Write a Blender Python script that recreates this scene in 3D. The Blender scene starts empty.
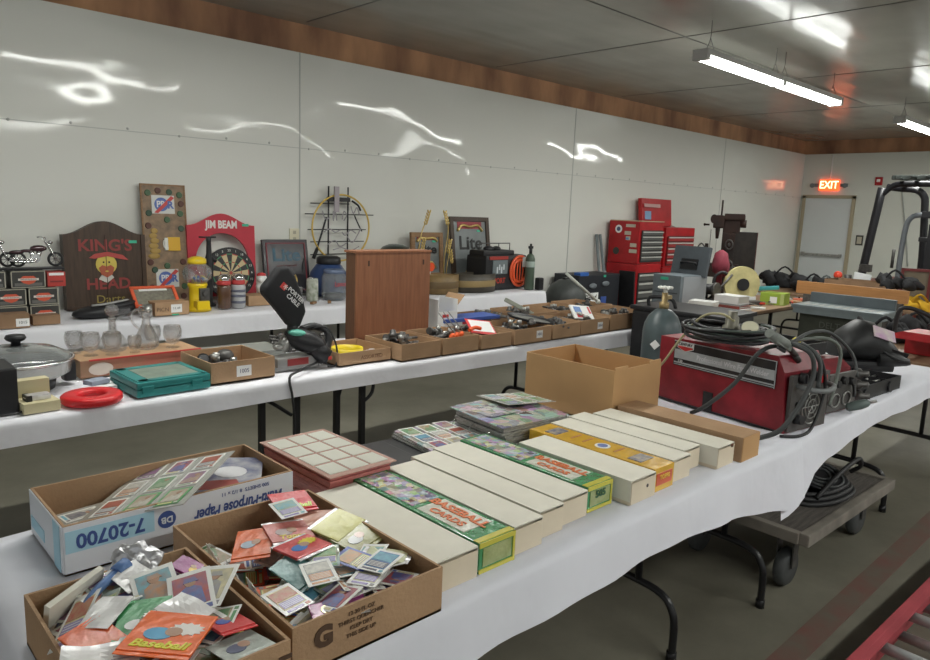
import bpy, bmesh, math, random
from mathutils import Vector, Matrix, Euler
C = bpy.context.scene.collection
PI = math.pi
rnd = random.Random(7)
R = math.radians

# ---------------------------------------------------------------- materials
MC = {}
def mat(name, col, rough=.6, metal=0, var=.0, vscale=8, bump=0, bscale=60, coat=0, emit=0, trans=0, spec=.5, alpha=1, ior=1.45, stretch=None, col2=None, ecol=None):
    if name in MC: return MC[name]
    m = bpy.data.materials.new(name); m.use_nodes = True
    nt = m.node_tree; b = nt.nodes['Principled BSDF']
    c = tuple(col) + (1,)
    b.inputs['Base Color'].default_value = c
    b.inputs['Roughness'].default_value = rough
    b.inputs['Metallic'].default_value = metal
    b.inputs['Coat Weight'].default_value = coat
    b.inputs['Coat Roughness'].default_value = .12
    b.inputs['Specular IOR Level'].default_value = spec
    b.inputs['Transmission Weight'].default_value = trans
    b.inputs['Alpha'].default_value = alpha
    b.inputs['IOR'].default_value = ior
    if emit:
        b.inputs['Emission Color'].default_value = (tuple(ecol) if ecol else tuple(col)) + (1,)
        b.inputs['Emission Strength'].default_value = emit
    if var or bump or col2:
        tc = nt.nodes.new('ShaderNodeTexCoord'); mp = nt.nodes.new('ShaderNodeMapping')
        nt.links.new(tc.outputs['Object'], mp.inputs['Vector'])
        if stretch: mp.inputs['Scale'].default_value = stretch
        if var or col2:
            n = nt.nodes.new('ShaderNodeTexNoise'); n.inputs['Scale'].default_value = vscale; n.inputs['Detail'].default_value = 5
            nt.links.new(mp.outputs[0], n.inputs['Vector'])
            r = nt.nodes.new('ShaderNodeValToRGB')
            r.color_ramp.elements[0].position = .32; r.color_ramp.elements[1].position = .68
            c2 = tuple(col2) if col2 else tuple(x * (1 - var) for x in col)
            c1 = tuple(col) if col2 else tuple(min(1, x * (1 + var * .5)) for x in col)
            r.color_ramp.elements[0].color = c2 + (1,); r.color_ramp.elements[1].color = c1 + (1,)
            nt.links.new(n.outputs['Fac'], r.inputs['Fac']); nt.links.new(r.outputs['Color'], b.inputs['Base Color'])
        if bump:
            n2 = nt.nodes.new('ShaderNodeTexNoise'); n2.inputs['Scale'].default_value = bscale; n2.inputs['Detail'].default_value = 3
            nt.links.new(mp.outputs[0], n2.inputs['Vector'])
            bp = nt.nodes.new('ShaderNodeBump'); bp.inputs['Strength'].default_value = min(1, bump); bp.inputs['Distance'].default_value = .02
            nt.links.new(n2.outputs['Fac'], bp.inputs['Height']); nt.links.new(bp.outputs['Normal'], b.inputs['Normal'])
    MC[name] = m
    return m
def flat(col, rough=.5, coat=0):
    return mat('paint_%02x%02x%02x_%d' % tuple([int(max(0, min(1, x)) * 255) for x in col] + [int(rough * 10 + coat * 100)]), col, rough, coat=coat)

cardb = mat('cardboard', (.42, .265, .15), .8, var=.14, vscale=5, bump=.15, bscale=90)
cardb_d = mat('cardboard_dark', (.27, .165, .095), .85, var=.2, vscale=6)
cardb_o = mat('cardboard_warm', (.52, .31, .14), .75, var=.08, vscale=4)
whitebox = mat('white_board', (.74, .71, .61), .65, var=.05, vscale=14)
whitebox_end = mat('white_board_end', (.68, .59, .45), .7, var=.05, vscale=14)
paper = mat('paper_cloth', (.74, .75, .81), .7, var=.04, vscale=3, bump=.5, bscale=5)
paper_b = mat('paper_cloth_back', (.74, .74, .78), .7, var=.03, vscale=3, bump=.4, bscale=5)
blackm = mat('black_steel', (.012, .012, .013), .35)
blackp = mat('black_plastic', (.016, .016, .018), .45, var=.3, vscale=12)
rubber = mat('black_rubber', (.02, .02, .021), .55)
greyp = mat('grey_paint', (.20, .23, .24), .5, var=.15, vscale=8)
steel = mat('steel', (.42, .42, .40), .35, metal=.8, var=.3, vscale=20)
steel_d = mat('dark_steel', (.12, .115, .11), .45, metal=.6, var=.4, vscale=25)
chrome = mat('chrome', (.75, .75, .75), .12, metal=1)
brass = mat('brass', (.36, .27, .13), .5, metal=.6)
redp = mat('red_paint', (.42, .012, .016), .4, var=.2, vscale=6)
redw = mat('welder_red', (.24, .014, .024), .45, var=.45, vscale=7)
oak = mat('oak', (.30, .125, .060), .45, col2=(.22, .085, .04), vscale=9, stretch=(6, 6, .6))
wood_d = mat('dark_wood', (.075, .045, .028), .5, col2=(.045, .028, .018), vscale=9, stretch=(8, 8, .7))
wood_m = mat('mid_wood', (.30, .17, .08), .55, col2=(.2, .11, .05), vscale=8, stretch=(.7, 8, 8))
wood_o = mat('orange_wood', (.52, .25, .09), .5, col2=(.43, .2, .07), vscale=7, stretch=(8, .7, 8))
wood_grey = mat('worn_wood', (.13, .115, .10), .85, col2=(.07, .062, .055), vscale=9, stretch=(.8, 8, 8), bump=.4)
whiteg = flat((.8, .8, .78), .4); white = flat((.82, .82, .8), .6)
glass = mat('clear_glass', (1, 1, 1), .03, trans=1, ior=1.3, alpha=.42)
frost = mat('cut_glass', (1, 1, 1), .06, trans=1, ior=1.22, bump=.8, bscale=70, alpha=.38)
clearp = mat('clear_plastic', (.9, .9, .92), .1, trans=.95, ior=1.2)
foil = mat('silver_foil', (.68, .68, .70), .35, metal=.6, bump=.5, bscale=30)
gold = mat('gold', (.65, .48, .18), .3, metal=.8, var=.2)

# ---------------------------------------------------------------- mesh builder
class B:
    def __init__(s): s.bm = bmesh.new()
    def _mi(s, faces, m):
        for f in faces: f.material_index = m
    def box(s, c, d, rot=None, m=0, bev=0, piv=None):
        r = bmesh.ops.create_cube(s.bm, size=1)
        vs = r['verts']; fs = list({f for v in vs for f in v.link_faces})
        s._mi(fs, m)
        M = Matrix.Diagonal((d[0], d[1], d[2], 1))
        bmesh.ops.transform(s.bm, matrix=M, verts=vs)
        if bev:
            es = list({e for v in vs for e in v.link_edges})
            rr = bmesh.ops.bevel(s.bm, geom=es, offset=bev, segments=2, affect='EDGES', profile=.7)
            s._mi(rr['faces'], m)
            vs = list({v for f in rr['faces'] for v in f.verts} | {v for v in vs if v.is_valid})
        T = Matrix.Translation(c)
        if rot: T = T @ Euler(rot).to_matrix().to_4x4()
        bmesh.ops.transform(s.bm, matrix=T, verts=vs)
        return s
    def cone(s, p0, p1, r0, r1=None, seg=16, m=0, caps=True):
        p0, p1 = Vector(p0), Vector(p1); r1 = r0 if r1 is None else r1
        d = p1 - p0
        r = bmesh.ops.create_cone(s.bm, cap_ends=caps, segments=seg, radius1=max(r0, 1e-5), radius2=max(r1, 1e-5), depth=d.length)
        fs = list({f for v in r['verts'] for f in v.link_faces}); s._mi(fs, m)
        for f in fs: f.smooth = len(f.verts) == 4
        q = d.to_track_quat('Z', 'Y').to_matrix().to_4x4()
        bmesh.ops.transform(s.bm, matrix=Matrix.Translation((p0 + p1) / 2) @ q, verts=r['verts'])
        return s
    def sph(s, c, r, m=0, seg=16, rot=None):
        if not hasattr(r, '__len__'): r = (r, r, r)
        q = bmesh.ops.create_uvsphere(s.bm, u_segments=seg, v_segments=max(6, seg // 2), radius=1)
        fs = list({f for v in q['verts'] for f in v.link_faces}); s._mi(fs, m)
        for f in fs: f.smooth = True
        T = Matrix.Translation(c) @ (Euler(rot).to_matrix().to_4x4() if rot else Matrix()) @ Matrix.Diagonal((r[0], r[1], r[2], 1))
        bmesh.ops.transform(s.bm, matrix=T, verts=q['verts'])
        return s
    def lathe(s, prof, c=(0, 0, 0), seg=20, m=0, rot=None, sc=(1, 1, 1), loop=False):
        rings = []
        for r, z in prof:
            rings.append([s.bm.verts.new((max(r, 1e-4) * math.cos(a) * sc[0], max(r, 1e-4) * math.sin(a) * sc[1], z * sc[2])) for a in [2 * PI * i / seg for i in range(seg)]])
        vs = [v for g in rings for v in g]
        for a, b in list(zip(rings, rings[1:])) + ([(rings[-1], rings[0])] if loop else []):
            for i in range(seg):
                f = s.bm.faces.new((a[i], a[(i + 1) % seg], b[(i + 1) % seg], b[i])); f.material_index = m; f.smooth = True
        for g, fl in () if loop else ((rings[0], True), (rings[-1], False)):
            f = s.bm.faces.new(g[::-1] if fl else g); f.material_index = m
        T = Matrix.Translation(c) @ (Euler(rot).to_matrix().to_4x4() if rot else Matrix())
        bmesh.ops.transform(s.bm, matrix=T, verts=vs)
        return s
    def tube(s, pts, r, m=0, seg=8, closed=False, smooth=4):
        pts = [Vector(p) for p in pts]
        if smooth and len(pts) > 2:
            out = []; n = len(pts)
            rng = range(n) if closed else range(n - 1)
            for i in rng:
                p0 = pts[(i - 1) % n] if closed or i > 0 else pts[i]; p1 = pts[i]; p2 = pts[(i + 1) % n]
                p3 = pts[(i + 2) % n] if closed or i + 2 < n else p2
                for k in range(smooth):
                    t = k / smooth
                    out.append(.5 * ((2 * p1) + (-p0 + p2) * t + (2 * p0 - 5 * p1 + 4 * p2 - p3) * t * t + (-p0 + 3 * p1 - 3 * p2 + p3) * t ** 3))
            if not closed: out.append(pts[-1])
            pts = out
        n = len(pts); rings = []; ref = None
        for i, p in enumerate(pts):
            a = pts[(i - 1) % n] if closed or i > 0 else p; b = pts[(i + 1) % n] if closed or i < n - 1 else p
            t = (b - a); t = t.normalized() if t.length > 1e-9 else Vector((0, 0, 1))
            if ref is None:
                ref = t.orthogonal().normalized()
            ref = (ref - t * ref.dot(t)); ref = ref.normalized() if ref.length > 1e-6 else t.orthogonal().normalized()
            bn = t.cross(ref)
            rr = r(i / (n - 1)) if callable(r) else r
            rings.append([s.bm.verts.new(p + (ref * math.cos(q) + bn * math.sin(q)) * rr) for q in [2 * PI * k / seg for k in range(seg)]])
        prs = list(zip(rings, rings[1:])) + ([(rings[-1], rings[0])] if closed else [])
        for a, b in prs:
            for k in range(seg):
                f = s.bm.faces.new((a[k], a[(k + 1) % seg], b[(k + 1) % seg], b[k])); f.smooth = True; f.material_index = m
        if not closed:
            for g in (rings[0][::-1], rings[-1]):
                f = s.bm.faces.new(g); f.material_index = m
        return s
    def prism(s, pts, th, T=None, m=0):
        """pts in XY, extruded th along +Z, then transformed by T"""
        a = [s.bm.verts.new((x, y, 0)) for x, y in pts]; b = [s.bm.verts.new((x, y, th)) for x, y in pts]
        fs = [s.bm.faces.new(a[::-1]), s.bm.faces.new(b)]
        n = len(a)
        for i in range(n): fs.append(s.bm.faces.new((a[i], a[(i + 1) % n], b[(i + 1) % n], b[i])))
        s._mi(fs, m)
        if T: bmesh.ops.transform(s.bm, matrix=T, verts=a + b)
        return s
    def done(s, name, mats, parent=None, loc=None, rot=None):
        me = bpy.data.meshes.new(name)
        bmesh.ops.recalc_face_normals(s.bm, faces=s.bm.faces[:])
        s.bm.to_mesh(me); s.bm.free()
        if not isinstance(mats, (list, tuple)): mats = [mats]
        for m in mats: me.materials.append(m)
        o = bpy.data.objects.new(name, me); C.objects.link(o)
        if parent: o.parent = parent
        if loc: o.location = loc
        if rot: o.rotation_euler = rot
        return o
def FR(x=0, y=0, z=0):   # local frame: XY drawing plane turned to face -Y, drawn x->+X, y->+Z
    return Matrix.Translation((x, y, z)) @ Euler((PI / 2, 0, 0)).to_matrix().to_4x4()
def FL(x=0, y=0, z=0):   # faces -X, drawn x -> -Y
    return Matrix.Translation((x, y, z)) @ Euler((PI / 2, 0, -PI / 2)).to_matrix().to_4x4()
def disc(r, n=24, cx=0, cy=0, sy=1): return [(cx + r * math.cos(2 * PI * i / n), cy + sy * r * math.sin(2 * PI * i / n)) for i in range(n)]
def rect(x0, y0, x1, y1): return [(x0, y0), (x1, y0), (x1, y1), (x0, y1)]
def tag(o, label, cat, group=None):
    o['label'] = label; o['category'] = cat
    if group: o['group'] = group
    return o
def thing(name, label, cat, loc=(0, 0, 0), rz=0, group=None, rot=None):
    o = bpy.data.objects.new(name, None); C.objects.link(o); o.empty_display_size = .05
    o.location = loc; o.rotation_euler = rot or (0, 0, rz)
    return tag(o, label, cat, group)
def struct(o): o['kind'] = 'structure'; return o
def dup(root, loc, rz=None, label=None, group=None):
    r = root.copy(); C.objects.link(r); r.location = loc
    if rz is not None: r.rotation_euler = (0, 0, rz) if not hasattr(rz, '__len__') else rz
    if label: r['label'] = label
    if group: r['group'] = group
    for ch in root.children:
        c = ch.copy(); C.objects.link(c); c.parent = r
        for g in ch.children:
            d = g.copy(); C.objects.link(d); d.parent = c
    return r
def text(s, size, parent, loc, rot, m, name='lettering', sx=1, ext=.0006, bold=0, shear=0):
    cu = bpy.data.curves.new('txt', 'FONT'); cu.body = s; cu.size = size; cu.extrude = ext; cu.offset = bold
    cu.align_x = 'CENTER'; cu.align_y = 'CENTER'; cu.shear = shear; cu.resolution_u = 3
    t = bpy.data.objects.new('txt', cu); C.objects.link(t)
    bpy.context.view_layer.update()
    me = bpy.data.meshes.new_from_object(t.evaluated_get(bpy.context.evaluated_depsgraph_get()))
    bpy.data.objects.remove(t); bpy.data.curves.remove(cu)
    me.materials.clear(); me.materials.append(m)
    o = bpy.data.objects.new(name, me); C.objects.link(o); o.parent = parent
    o.location = loc; o.rotation_euler = rot; o.scale = (sx, 1, 1)
    return o
TF = (PI / 2, 0, 0); TL = (PI / 2, 0, -PI / 2)

# ---------------------------------------------------------------- camera
cam = bpy.data.cameras.new('camera'); cam.lens = 717 / 930 * 36; cam.sensor_width = 36; cam.clip_start = .05
co = bpy.data.objects.new('camera', cam); C.objects.link(co)
Rw = ((.7266, -.0855, .6817), (-.6859, -.1468, .7127), (.0391, -.9855, -.1653))  # rows: world axes in (right, down, forward)
M3 = Matrix([[Rw[i][0], -Rw[i][1], -Rw[i][2]] for i in range(3)])
co.matrix_world = Matrix.Translation((0, 0, 1.6)) @ M3.to_quaternion().to_matrix().to_4x4()
bpy.context.scene.camera = co

# ---------------------------------------------------------------- room
XB, YW, ZC = 14.88, 6.0, 3.2
def floor_mat():
    m = bpy.data.materials.new('concrete'); m.use_nodes = True; nt = m.node_tree; b = nt.nodes['Principled BSDF']
    tc = nt.nodes.new('ShaderNodeTexCoord')
    n = nt.nodes.new('ShaderNodeTexNoise'); n.inputs['Scale'].default_value = 1.1; n.inputs['Detail'].default_value = 8; n.inputs['Roughness'].default_value = .65
    nt.links.new(tc.outputs['Object'], n.inputs['Vector'])
    r = nt.nodes.new('ShaderNodeValToRGB'); r.color_ramp.elements[0].position = .35; r.color_ramp.elements[1].position = .7
    r.color_ramp.elements[0].color = (.115, .108, .080, 1); r.color_ramp.elements[1].color = (.20, .19, .148, 1)
    nt.links.new(n.outputs['Fac'], r.inputs['Fac']); nt.links.new(r.outputs['Color'], b.inputs['Base Color'])
    b.inputs['Roughness'].default_value = .55
    n2 = nt.nodes.new('ShaderNodeTexNoise'); n2.inputs['Scale'].default_value = 30; nt.links.new(tc.outputs['Object'], n2.inputs['Vector'])
    bp = nt.nodes.new('ShaderNodeBump'); bp.inputs['Strength'].default_value = .12; nt.links.new(n2.outputs['Fac'], bp.inputs['Height']); nt.links.new(bp.outputs['Normal'], b.inputs['Normal'])
    return m
def gloss_mat(name, col, rough, bscale, bdist, stretch, col2=None, spec=.5):
    m = mat(name, col, rough, col2=col2, vscale=.8, spec=spec)
    nt = m.node_tree; b = nt.nodes['Principled BSDF']
    tc = nt.nodes.new('ShaderNodeTexCoord'); mp = nt.nodes.new('ShaderNodeMapping'); mp.inputs['Scale'].default_value = stretch
    n = nt.nodes.new('ShaderNodeTexNoise'); n.inputs['Scale'].default_value = bscale; n.inputs['Detail'].default_value = 1.5
    bp = nt.nodes.new('ShaderNodeBump'); bp.inputs['Strength'].default_value = 1; bp.inputs['Distance'].default_value = bdist
    nt.links.new(tc.outputs['Object'], mp.inputs['Vector']); nt.links.new(mp.outputs[0], n.inputs['Vector'])
    nt.links.new(n.outputs['Fac'], bp.inputs['Height']); nt.links.new(bp.outputs['Normal'], b.inputs['Normal'])
    return m
wallm = gloss_mat('gloss_wall_panel', (.70, .70, .65), .07, .75, .055, (1, 1, 1.6), spec=.42)
wallbm = gloss_mat('gloss_wall_panel_back', (.66, .67, .61), .12, .75, .04, (1, 1, 1), spec=.3)
ceilm = gloss_mat('gloss_ceiling_sheet', (.36, .36, .32), .2, 1.2, .02, (.5, 2.5, 1), col2=(.27, .26, .23), spec=.6)
rust = mat('stained_timber', (.52, .28, .15), .8, col2=(.20, .10, .06), vscale=2.6, stretch=(1, 1, .35), bump=.3, bscale=15)
def slab(name, c, d, m): return struct(B().box(c, d).done(name, m))
slab('floor', (5.4, 0, -.05), (19.2, 12.2, .1), floor_mat())
slab('wall_left', (5.4, YW + .05, 1.47), (19.2, .1, 2.94), wallm)
slab('wall_back', (XB + .05, 0, 1.47), (.1, 12.0, 2.94), wallbm)
slab('ceiling', (5.4, 0, ZC + .05), (19.2, 12.4, .1), ceilm)
slab('trim_1', (5.4, YW + .075, 3.07), (19.2, .05, .26), rust)
slab('trim_2', (XB + .075, 0, 3.07), (.05, 12.1, .26), rust)
seamm = flat((.45, .46, .43), .4); seamd = flat((.09, .09, .08), .6)
k = 3
for x in (-.48, 3.54, 7.56, 11.58):
    slab('trim_%d' % k, (x, YW - .002, 1.47), (.012, .006, 2.94), seamm); k += 1
b = B().box((5.4, YW - .001, 2.1), (19.0, .004, .006))
for i in range(46): b.sph((-3.6 + i * .402, YW - .003, 2.1 + (.02 if i % 3 else .0)), (.011, .006, .011), seg=8)
struct(b.done('trim_%d' % k, seamm)); k += 1
b = B()
for i in range(7): b.box((-1.3 + i * 2.44, 0, ZC - .001), (.014, 11.9, .004))
for y in (3.6, 1.2, -1.2): b.box((5.4, y, ZC - .001), (19, .012, .004))
struct(b.done('trim_%d' % k, seamd)); k += 1
# worn red line painted along the floor
redline = mat('worn_red_line', (.165, .075, .06), .6, col2=(.13, .11, .085), vscale=7)
slab('trim_%d' % k, (5.8, .90, .001), (14, .10, .003), redline); k += 1
# back door
d = thing('door_1', 'plain grey steel exit door with push bar in the back wall', 'door', (XB, 5.46, 0)); d['kind'] = 'structure'
B().box((-.012, 0, 1.05), (.024, .86, 2.08), bev=.003).done('door_leaf', mat('door_grey', (.66, .69, .69), .45), d)
fr = mat('door_frame_tan', (.42, .36, .25), .6)
B().box((-.02, .46, 1.07), (.05, .06, 2.14)).box((-.02, -.46, 1.07), (.05, .06, 2.14)).box((-.02, 0, 2.125), (.05, .98, .06)).done('door_frame', fr, d)
B().box((-.07, .02, 1.0), (.035, .74, .05), bev=.006).box((-.045, .36, 1.0), (.06, .06, .08)).box((-.045, -.34, 1.0), (.06, .05, .07)).done('push_bar', steel, d)
# exit sign
e = thing('exit_sign', 'lit red EXIT sign above the grey door', 'sign', (XB, 5.475, 2.345))
B().box((-.03, 0, 0), (.05, .36, .21), bev=.006).done('housing', mat('sign_red_glow', (.9, .1, .03), .5, emit=2.2, ecol=(1, .09, .02)), e)
text('EXIT', .20, e, (-.058, 0, 0), TL, mat('sign_letters', (1, .5, .3), .5, emit=5, ecol=(1, .45, .22)), sx=.85, bold=.003)
for s in (1, -1): B().box((-.03, s * .27, .0), (.05, .13, .06), bev=.01).cone((-.05, s * .3, .0), (-.09, s * .3, -.01), .035, .045).done('emergency_lamp', greyp, e)
tag(B().cone((XB - .012, 5.475, 2.46), (XB - .012, 5.475, 2.93), .012, seg=8).done('conduit', whiteg), 'thin grey conduit running up the wall from the EXIT sign', 'conduit')
a = thing('fire_alarm', 'small red fire alarm box high on the back wall', 'alarm', (XB, 4.61, 2.42))
B().box((-.025, 0, 0), (.05, .12, .15), bev=.008).done('housing', redp, a); B().box((-.053, 0, .01), (.006, .06, .05)).done('strobe', whiteg, a)
a = thing('light_switch', 'dark framed wall switch to the right of the door', 'switch', (XB, 4.82, 1.32))
B().box((-.006, 0, 0), (.012, .13, .19), bev=.003).done('surround', flat((.06, .06, .05)), a); B().box((-.014, 0, 0), (.008, .08, .13)).done('plate', flat((.5, .46, .36)), a)
a = thing('wall_outlet', 'cream wall socket plate beside the dark framed picture', 'outlet', (3.48, YW, 1.30))
B().box((0, -.006, 0), (.10, .012, .13), bev=.003).done('plate', flat((.68, .64, .48)), a); B().box((0, -.0125, .03), (.03, .003, .03)).box((0, -.0125, -.03), (.03, .003, .03)).done('sockets', flat((.4, .37, .28)), a)

# ---------------------------------------------------------------- lights
tube_m = mat('lit_tube', (1, 1, 1), .4, emit=26, ecol=(.97, 1, .95))
def fixture(x, y, label, hx=(.12, 2.78)):
    t = thing('fluorescent_light', label, 'ceiling light', (x, y, 2.9), 0, 'hanging tube lights')
    B().box((1.45, 0, .035), (2.9, .12, .05), bev=.008).box((.0, 0, .01), (.05, .14, .09), bev=.01).box((2.9, 0, .01), (.05, .14, .09), bev=.01).box((1.45, 0, .01), (.06, .13, .08)).done('housing', flat((.5, .5, .48)), t)
    for x0, x1 in ((.04, 1.42), (1.48, 2.86)):
        B().cone((x0, .033, -.012), (x1, .033, -.012), .019, seg=12).cone((x0, -.033, -.012), (x1, -.033, -.012), .019, seg=12).done('tube', tube_m, t)
    for h in (.12, 1.35, 1.55, 2.78):
        B().tube([(h, .04, .06), (h, 0, .16), (h, 0, .298)], .003, seg=5).tube([(h, -.04, .06), (h, 0, .16)], .003, seg=5).done('hanger', steel_d, t)
    return t
fixture(5.54, 3.15, 'hanging twin tube light in full view under the ceiling')
fixture(10.2, 3.02, 'farther hanging tube light cut by the right edge')
fixture(.2, 3.2, 'hanging tube light over the near end of the room')
for x in (1.0, 5.6, 10.2): fixture(x, -1.6, 'hanging tube light over the open right side of the room')
def area(x, y, z, sx, sy, p, rot=(0, 0, 0), col=(1, 1, .95)):
    l = bpy.data.lights.new('tube_glow', 'AREA'); l.shape = 'RECTANGLE'; l.size = sx; l.size_y = sy; l.energy = p; l.color = col
    o = bpy.data.objects.new('tube_glow', l); C.objects.link(o); o.location = (x, y, z); o.rotation_euler = rot
    return o
for x, y, p in ((7.0, 3.15, 50), (11.65, 3.02, 48), (2.2, 3.2, 42), (2.4, -1.6, 55), (7, -1.6, 62), (11.6, -1.6, 45)):
    area(x, y, 2.86, 2.8, .1, p)
w = bpy.data.worlds.new('world'); bpy.context.scene.world = w; w.use_nodes = True
w.node_tree.nodes['Background'].inputs[0].default_value = (.94, .96, .94, 1); w.node_tree.nodes['Background'].inputs[1].default_value = .62
sc = bpy.context.scene
sc.view_settings.view_transform = 'Standard'; sc.view_settings.look = 'None'; sc.view_settings.exposure = 0; sc.view_settings.gamma = 1.0

# ---------------------------------------------------------------- tables
def wishbone(x, yc, hw, lean=0, foot=.32):
    b = B(); zt = .715
    for s in (-1, 1):
        b.cone((x, yc + s * hw * .55, .25), (x + lean, yc + s * hw * .55, zt), .0135, seg=10)
    b.tube([(x, yc - hw, .0), (x, yc - hw, .13), (x, yc - hw + .015, .19), (x, yc - hw + .06, .235), (x, yc - hw * .5, .25), (x, yc + hw * .5, .25), (x, yc + hw - .06, .235), (x, yc + hw - .015, .19), (x, yc + hw, .13), (x, yc + hw, 0)], .0145, seg=10, smooth=3)
    for s in (-1, 1): b.cone((x, yc + s * hw, .0), (x, yc + s * hw, .035), .019, seg=10)
    return b
def ftable(label, x0, x1, y0, y1, legx, topm, group=None, lean=0, z=.735):
    yc = (y0 + y1) / 2; hw = (y1 - y0) / 2 - (.03 if 'red welders' in label else .08)
    t = thing('folding_table', label, 'table', ((x0 + x1) / 2, yc, 0), 0, group)
    B().box((0, 0, z - .015), (x1 - x0, y1 - y0, .03), bev=.004).done('tabletop', topm, t)
    B().box((0, hw - .0, z - .045), (x1 - x0 - .1, .02, .03)).box((0, -hw, z - .045), (x1 - x0 - .1, .02, .03)).done('apron', flat((.1, .06, .04)), t)
    for lx in legx: wishbone(lx - (x0 + x1) / 2, 0, hw, lean).done('leg', blackm, t)
    return t
topb = mat('laminate_brown', (.24, .15, .09), .5, var=.15, vscale=4)
ftable('folding table carrying the trading card boxes', .30, 2.73, 1.10, 1.98, (.75, 2.24), topb)
ftable('folding table carrying the red welders', 2.80, 5.22, 1.10, 1.98, (2.86, 4.42), topb)
ftable('folding table carrying the row of cardboard parts boxes', 2.42, 5.02, 3.10, 3.86, (4.05, 4.75), topb)
ftable('folding table carrying the glassware and the teal case', -.3, 2.38, 3.10, 3.86, (.2,), topb)
ftable('folding table by the left wall under the mirrors', 3.4, 6.12, 5.2, 5.94, (3.8, 5.9), topb)
ftable('folding table by the left wall under the dartboards', .2, 3.37, 5.2, 5.94, (.6, 3.1), topb)
ftable('uncovered brown folding table under the chop saw', 6.0, 8.4, 3.05, 3.95, (6.4, 7.75), topb)
ftable('brown folding table cluttered with bags near the door', 9.0, 10.6, 3.25, 4.3, (9.4, 10.3), topb)
ftable('far table holding boxes behind the table saw', 8.5, 9.9, 1.5, 3.1, (8.8, 9.6), topb)
# square black legs seen under the middle table
tl = thing('folding_table', 'dark leg frame of a table standing under the middle cloth', 'table', (2.03, 3.2, 0))
B().box((0, .3, .69), (.85, .5, .02)).done('tabletop', topb, tl)
for x in (-.33, -.13, .12, .29):
    B().box((x, .05, .34), (.03, .03, .68), bev=.003).done('leg', blackm, tl)
B().tube([(-.38, .05, .62), (-.3, .05, .6), (-.16, .05, .5)], .010).tube([(.13, .05, .55), (.17, .05, .63), (.3, .05, .66)], .01).tube([(.3, .05, .5), (.36, .05, .55), (.37, .05, .67)], .01).done('brace', blackm, tl)

def cloth(name, label, x0, x1, y0, y1, front, back, left, right, m, group=None, zt=.742, wav=.012, fl=.12, seed=0):
    """draped sheet: front/back/left/right give the drop as a function of position along the edge"""
    rr = random.Random(seed); ph = [rr.uniform(0, 6.28) for _ in range(6)]
    bm = bmesh.new()
    nx = int((x1 - x0) / .05) + 1; ny = int((y1 - y0) / .08) + 1
    us = [(-1 + i / 6) for i in range(6)] + [i / nx for i in range(nx + 1)] + [1 + (i + 1) / 6 for i in range(6)]
    vs = [(-1 + i / 6) for i in range(6)] + [i / ny for i in range(ny + 1)] + [1 + (i + 1) / 6 for i in range(6)]
    grid = []
    for u in us:
        row = []
        ou = -u if u < 0 else (u - 1 if u > 1 else 0); cu = min(1, max(0, u))
        for v in vs:
            ov = -v if v < 0 else (v - 1 if v > 1 else 0); cv = min(1, max(0, v))
            X = x0 + (x1 - x0) * cu; Y = y0 + (y1 - y0) * cv
            dv = ov * (front(X) if v < 0 else back(X)) if ov else 0
            du = ou * (left(Y) if u < 0 else right(Y)) if ou else 0
            drop = max(dv, du) if not (ou and ov) else max(dv, du) + .25 * min(dv, du)
            s = 1 if v > 1 else -1; su = 1 if u > 1 else -1
            wv = math.sin(X * 9 + ph[0]) * wav + math.sin(X * 21 + ph[1]) * wav * .5
            wu = math.sin(Y * 11 + ph[2]) * wav
            y = Y + (s * (dv * fl + dv * 4 * wv + .004) if ov else 0)
            x = X + (su * (du * fl + du * 4 * wu + .004) if ou else 0)
            z = zt - drop + (0 if (ou or ov) else .0025 * math.sin(X * 13 + ph[3]) * math.sin(Y * 15 + ph[4]))
            row.append(bm.verts.new((x, y, z)))
        grid.append(row)
    for a, b2 in zip(grid, grid[1:]):
        for i in range(len(a) - 1):
            f = bm.faces.new((a[i], b2[i], b2[i + 1], a[i + 1])); f.smooth = True
    me = bpy.data.meshes.new(name); bm.to_mesh(me); bm.free(); me.materials.append(m)
    o = bpy.data.objects.new(name, me); C.objects.link(o)
    return tag(o, label, 'tablecloth', group)
def lerp(pts):
    def f(x):
        if x <= pts[0][0]: return pts[0][1]
        for (a, b_), (c, d_) in zip(pts, pts[1:]):
            if x <= c: return b_ + (d_ - b_) * (x - a) / (c - a)
        return pts[-1][1]
    return f
K = lambda v: (lambda x: v)
cloth('paper_tablecloth', 'white paper sheet under the trading card boxes', .26, 2.90, 1.062, 1.998, lerp([(.3, .2), (1.4, .15), (2.0, .145), (2.3, .165), (2.75, .25), (2.9, .235)]), K(.12), K(.17), K(.003), paper, zt=.7462, seed=1)
cloth('paper_tablecloth', 'white paper sheet hanging unevenly under the red welders', 2.75, 5.14, 1.078, 2.0, lerp([(2.7, .30), (2.92, .27), (3.06, .16), (3.3, .15), (3.7, .10), (4.8, .12), (5.3, .2)]), K(.12), K(.003), K(.14), paper, zt=.742, seed=2)
cloth('paper_tablecloth', 'long white paper sheet over the middle row of tables', -.34, 5.05, 3.06, 3.88, lerp([(0, .1), (2, .085), (3.5, .1), (5, .13)]), K(.08), K(.1), K(.16), paper_b, seed=3, wav=.005)
cloth('paper_tablecloth', 'white paper sheet over the table row against the left wall', .16, 6.14, 5.15, 5.95, lerp([(0, .15), (6, .14)]), K(.03), K(.1), K(.14), paper_b, seed=4, wav=.005)

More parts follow.
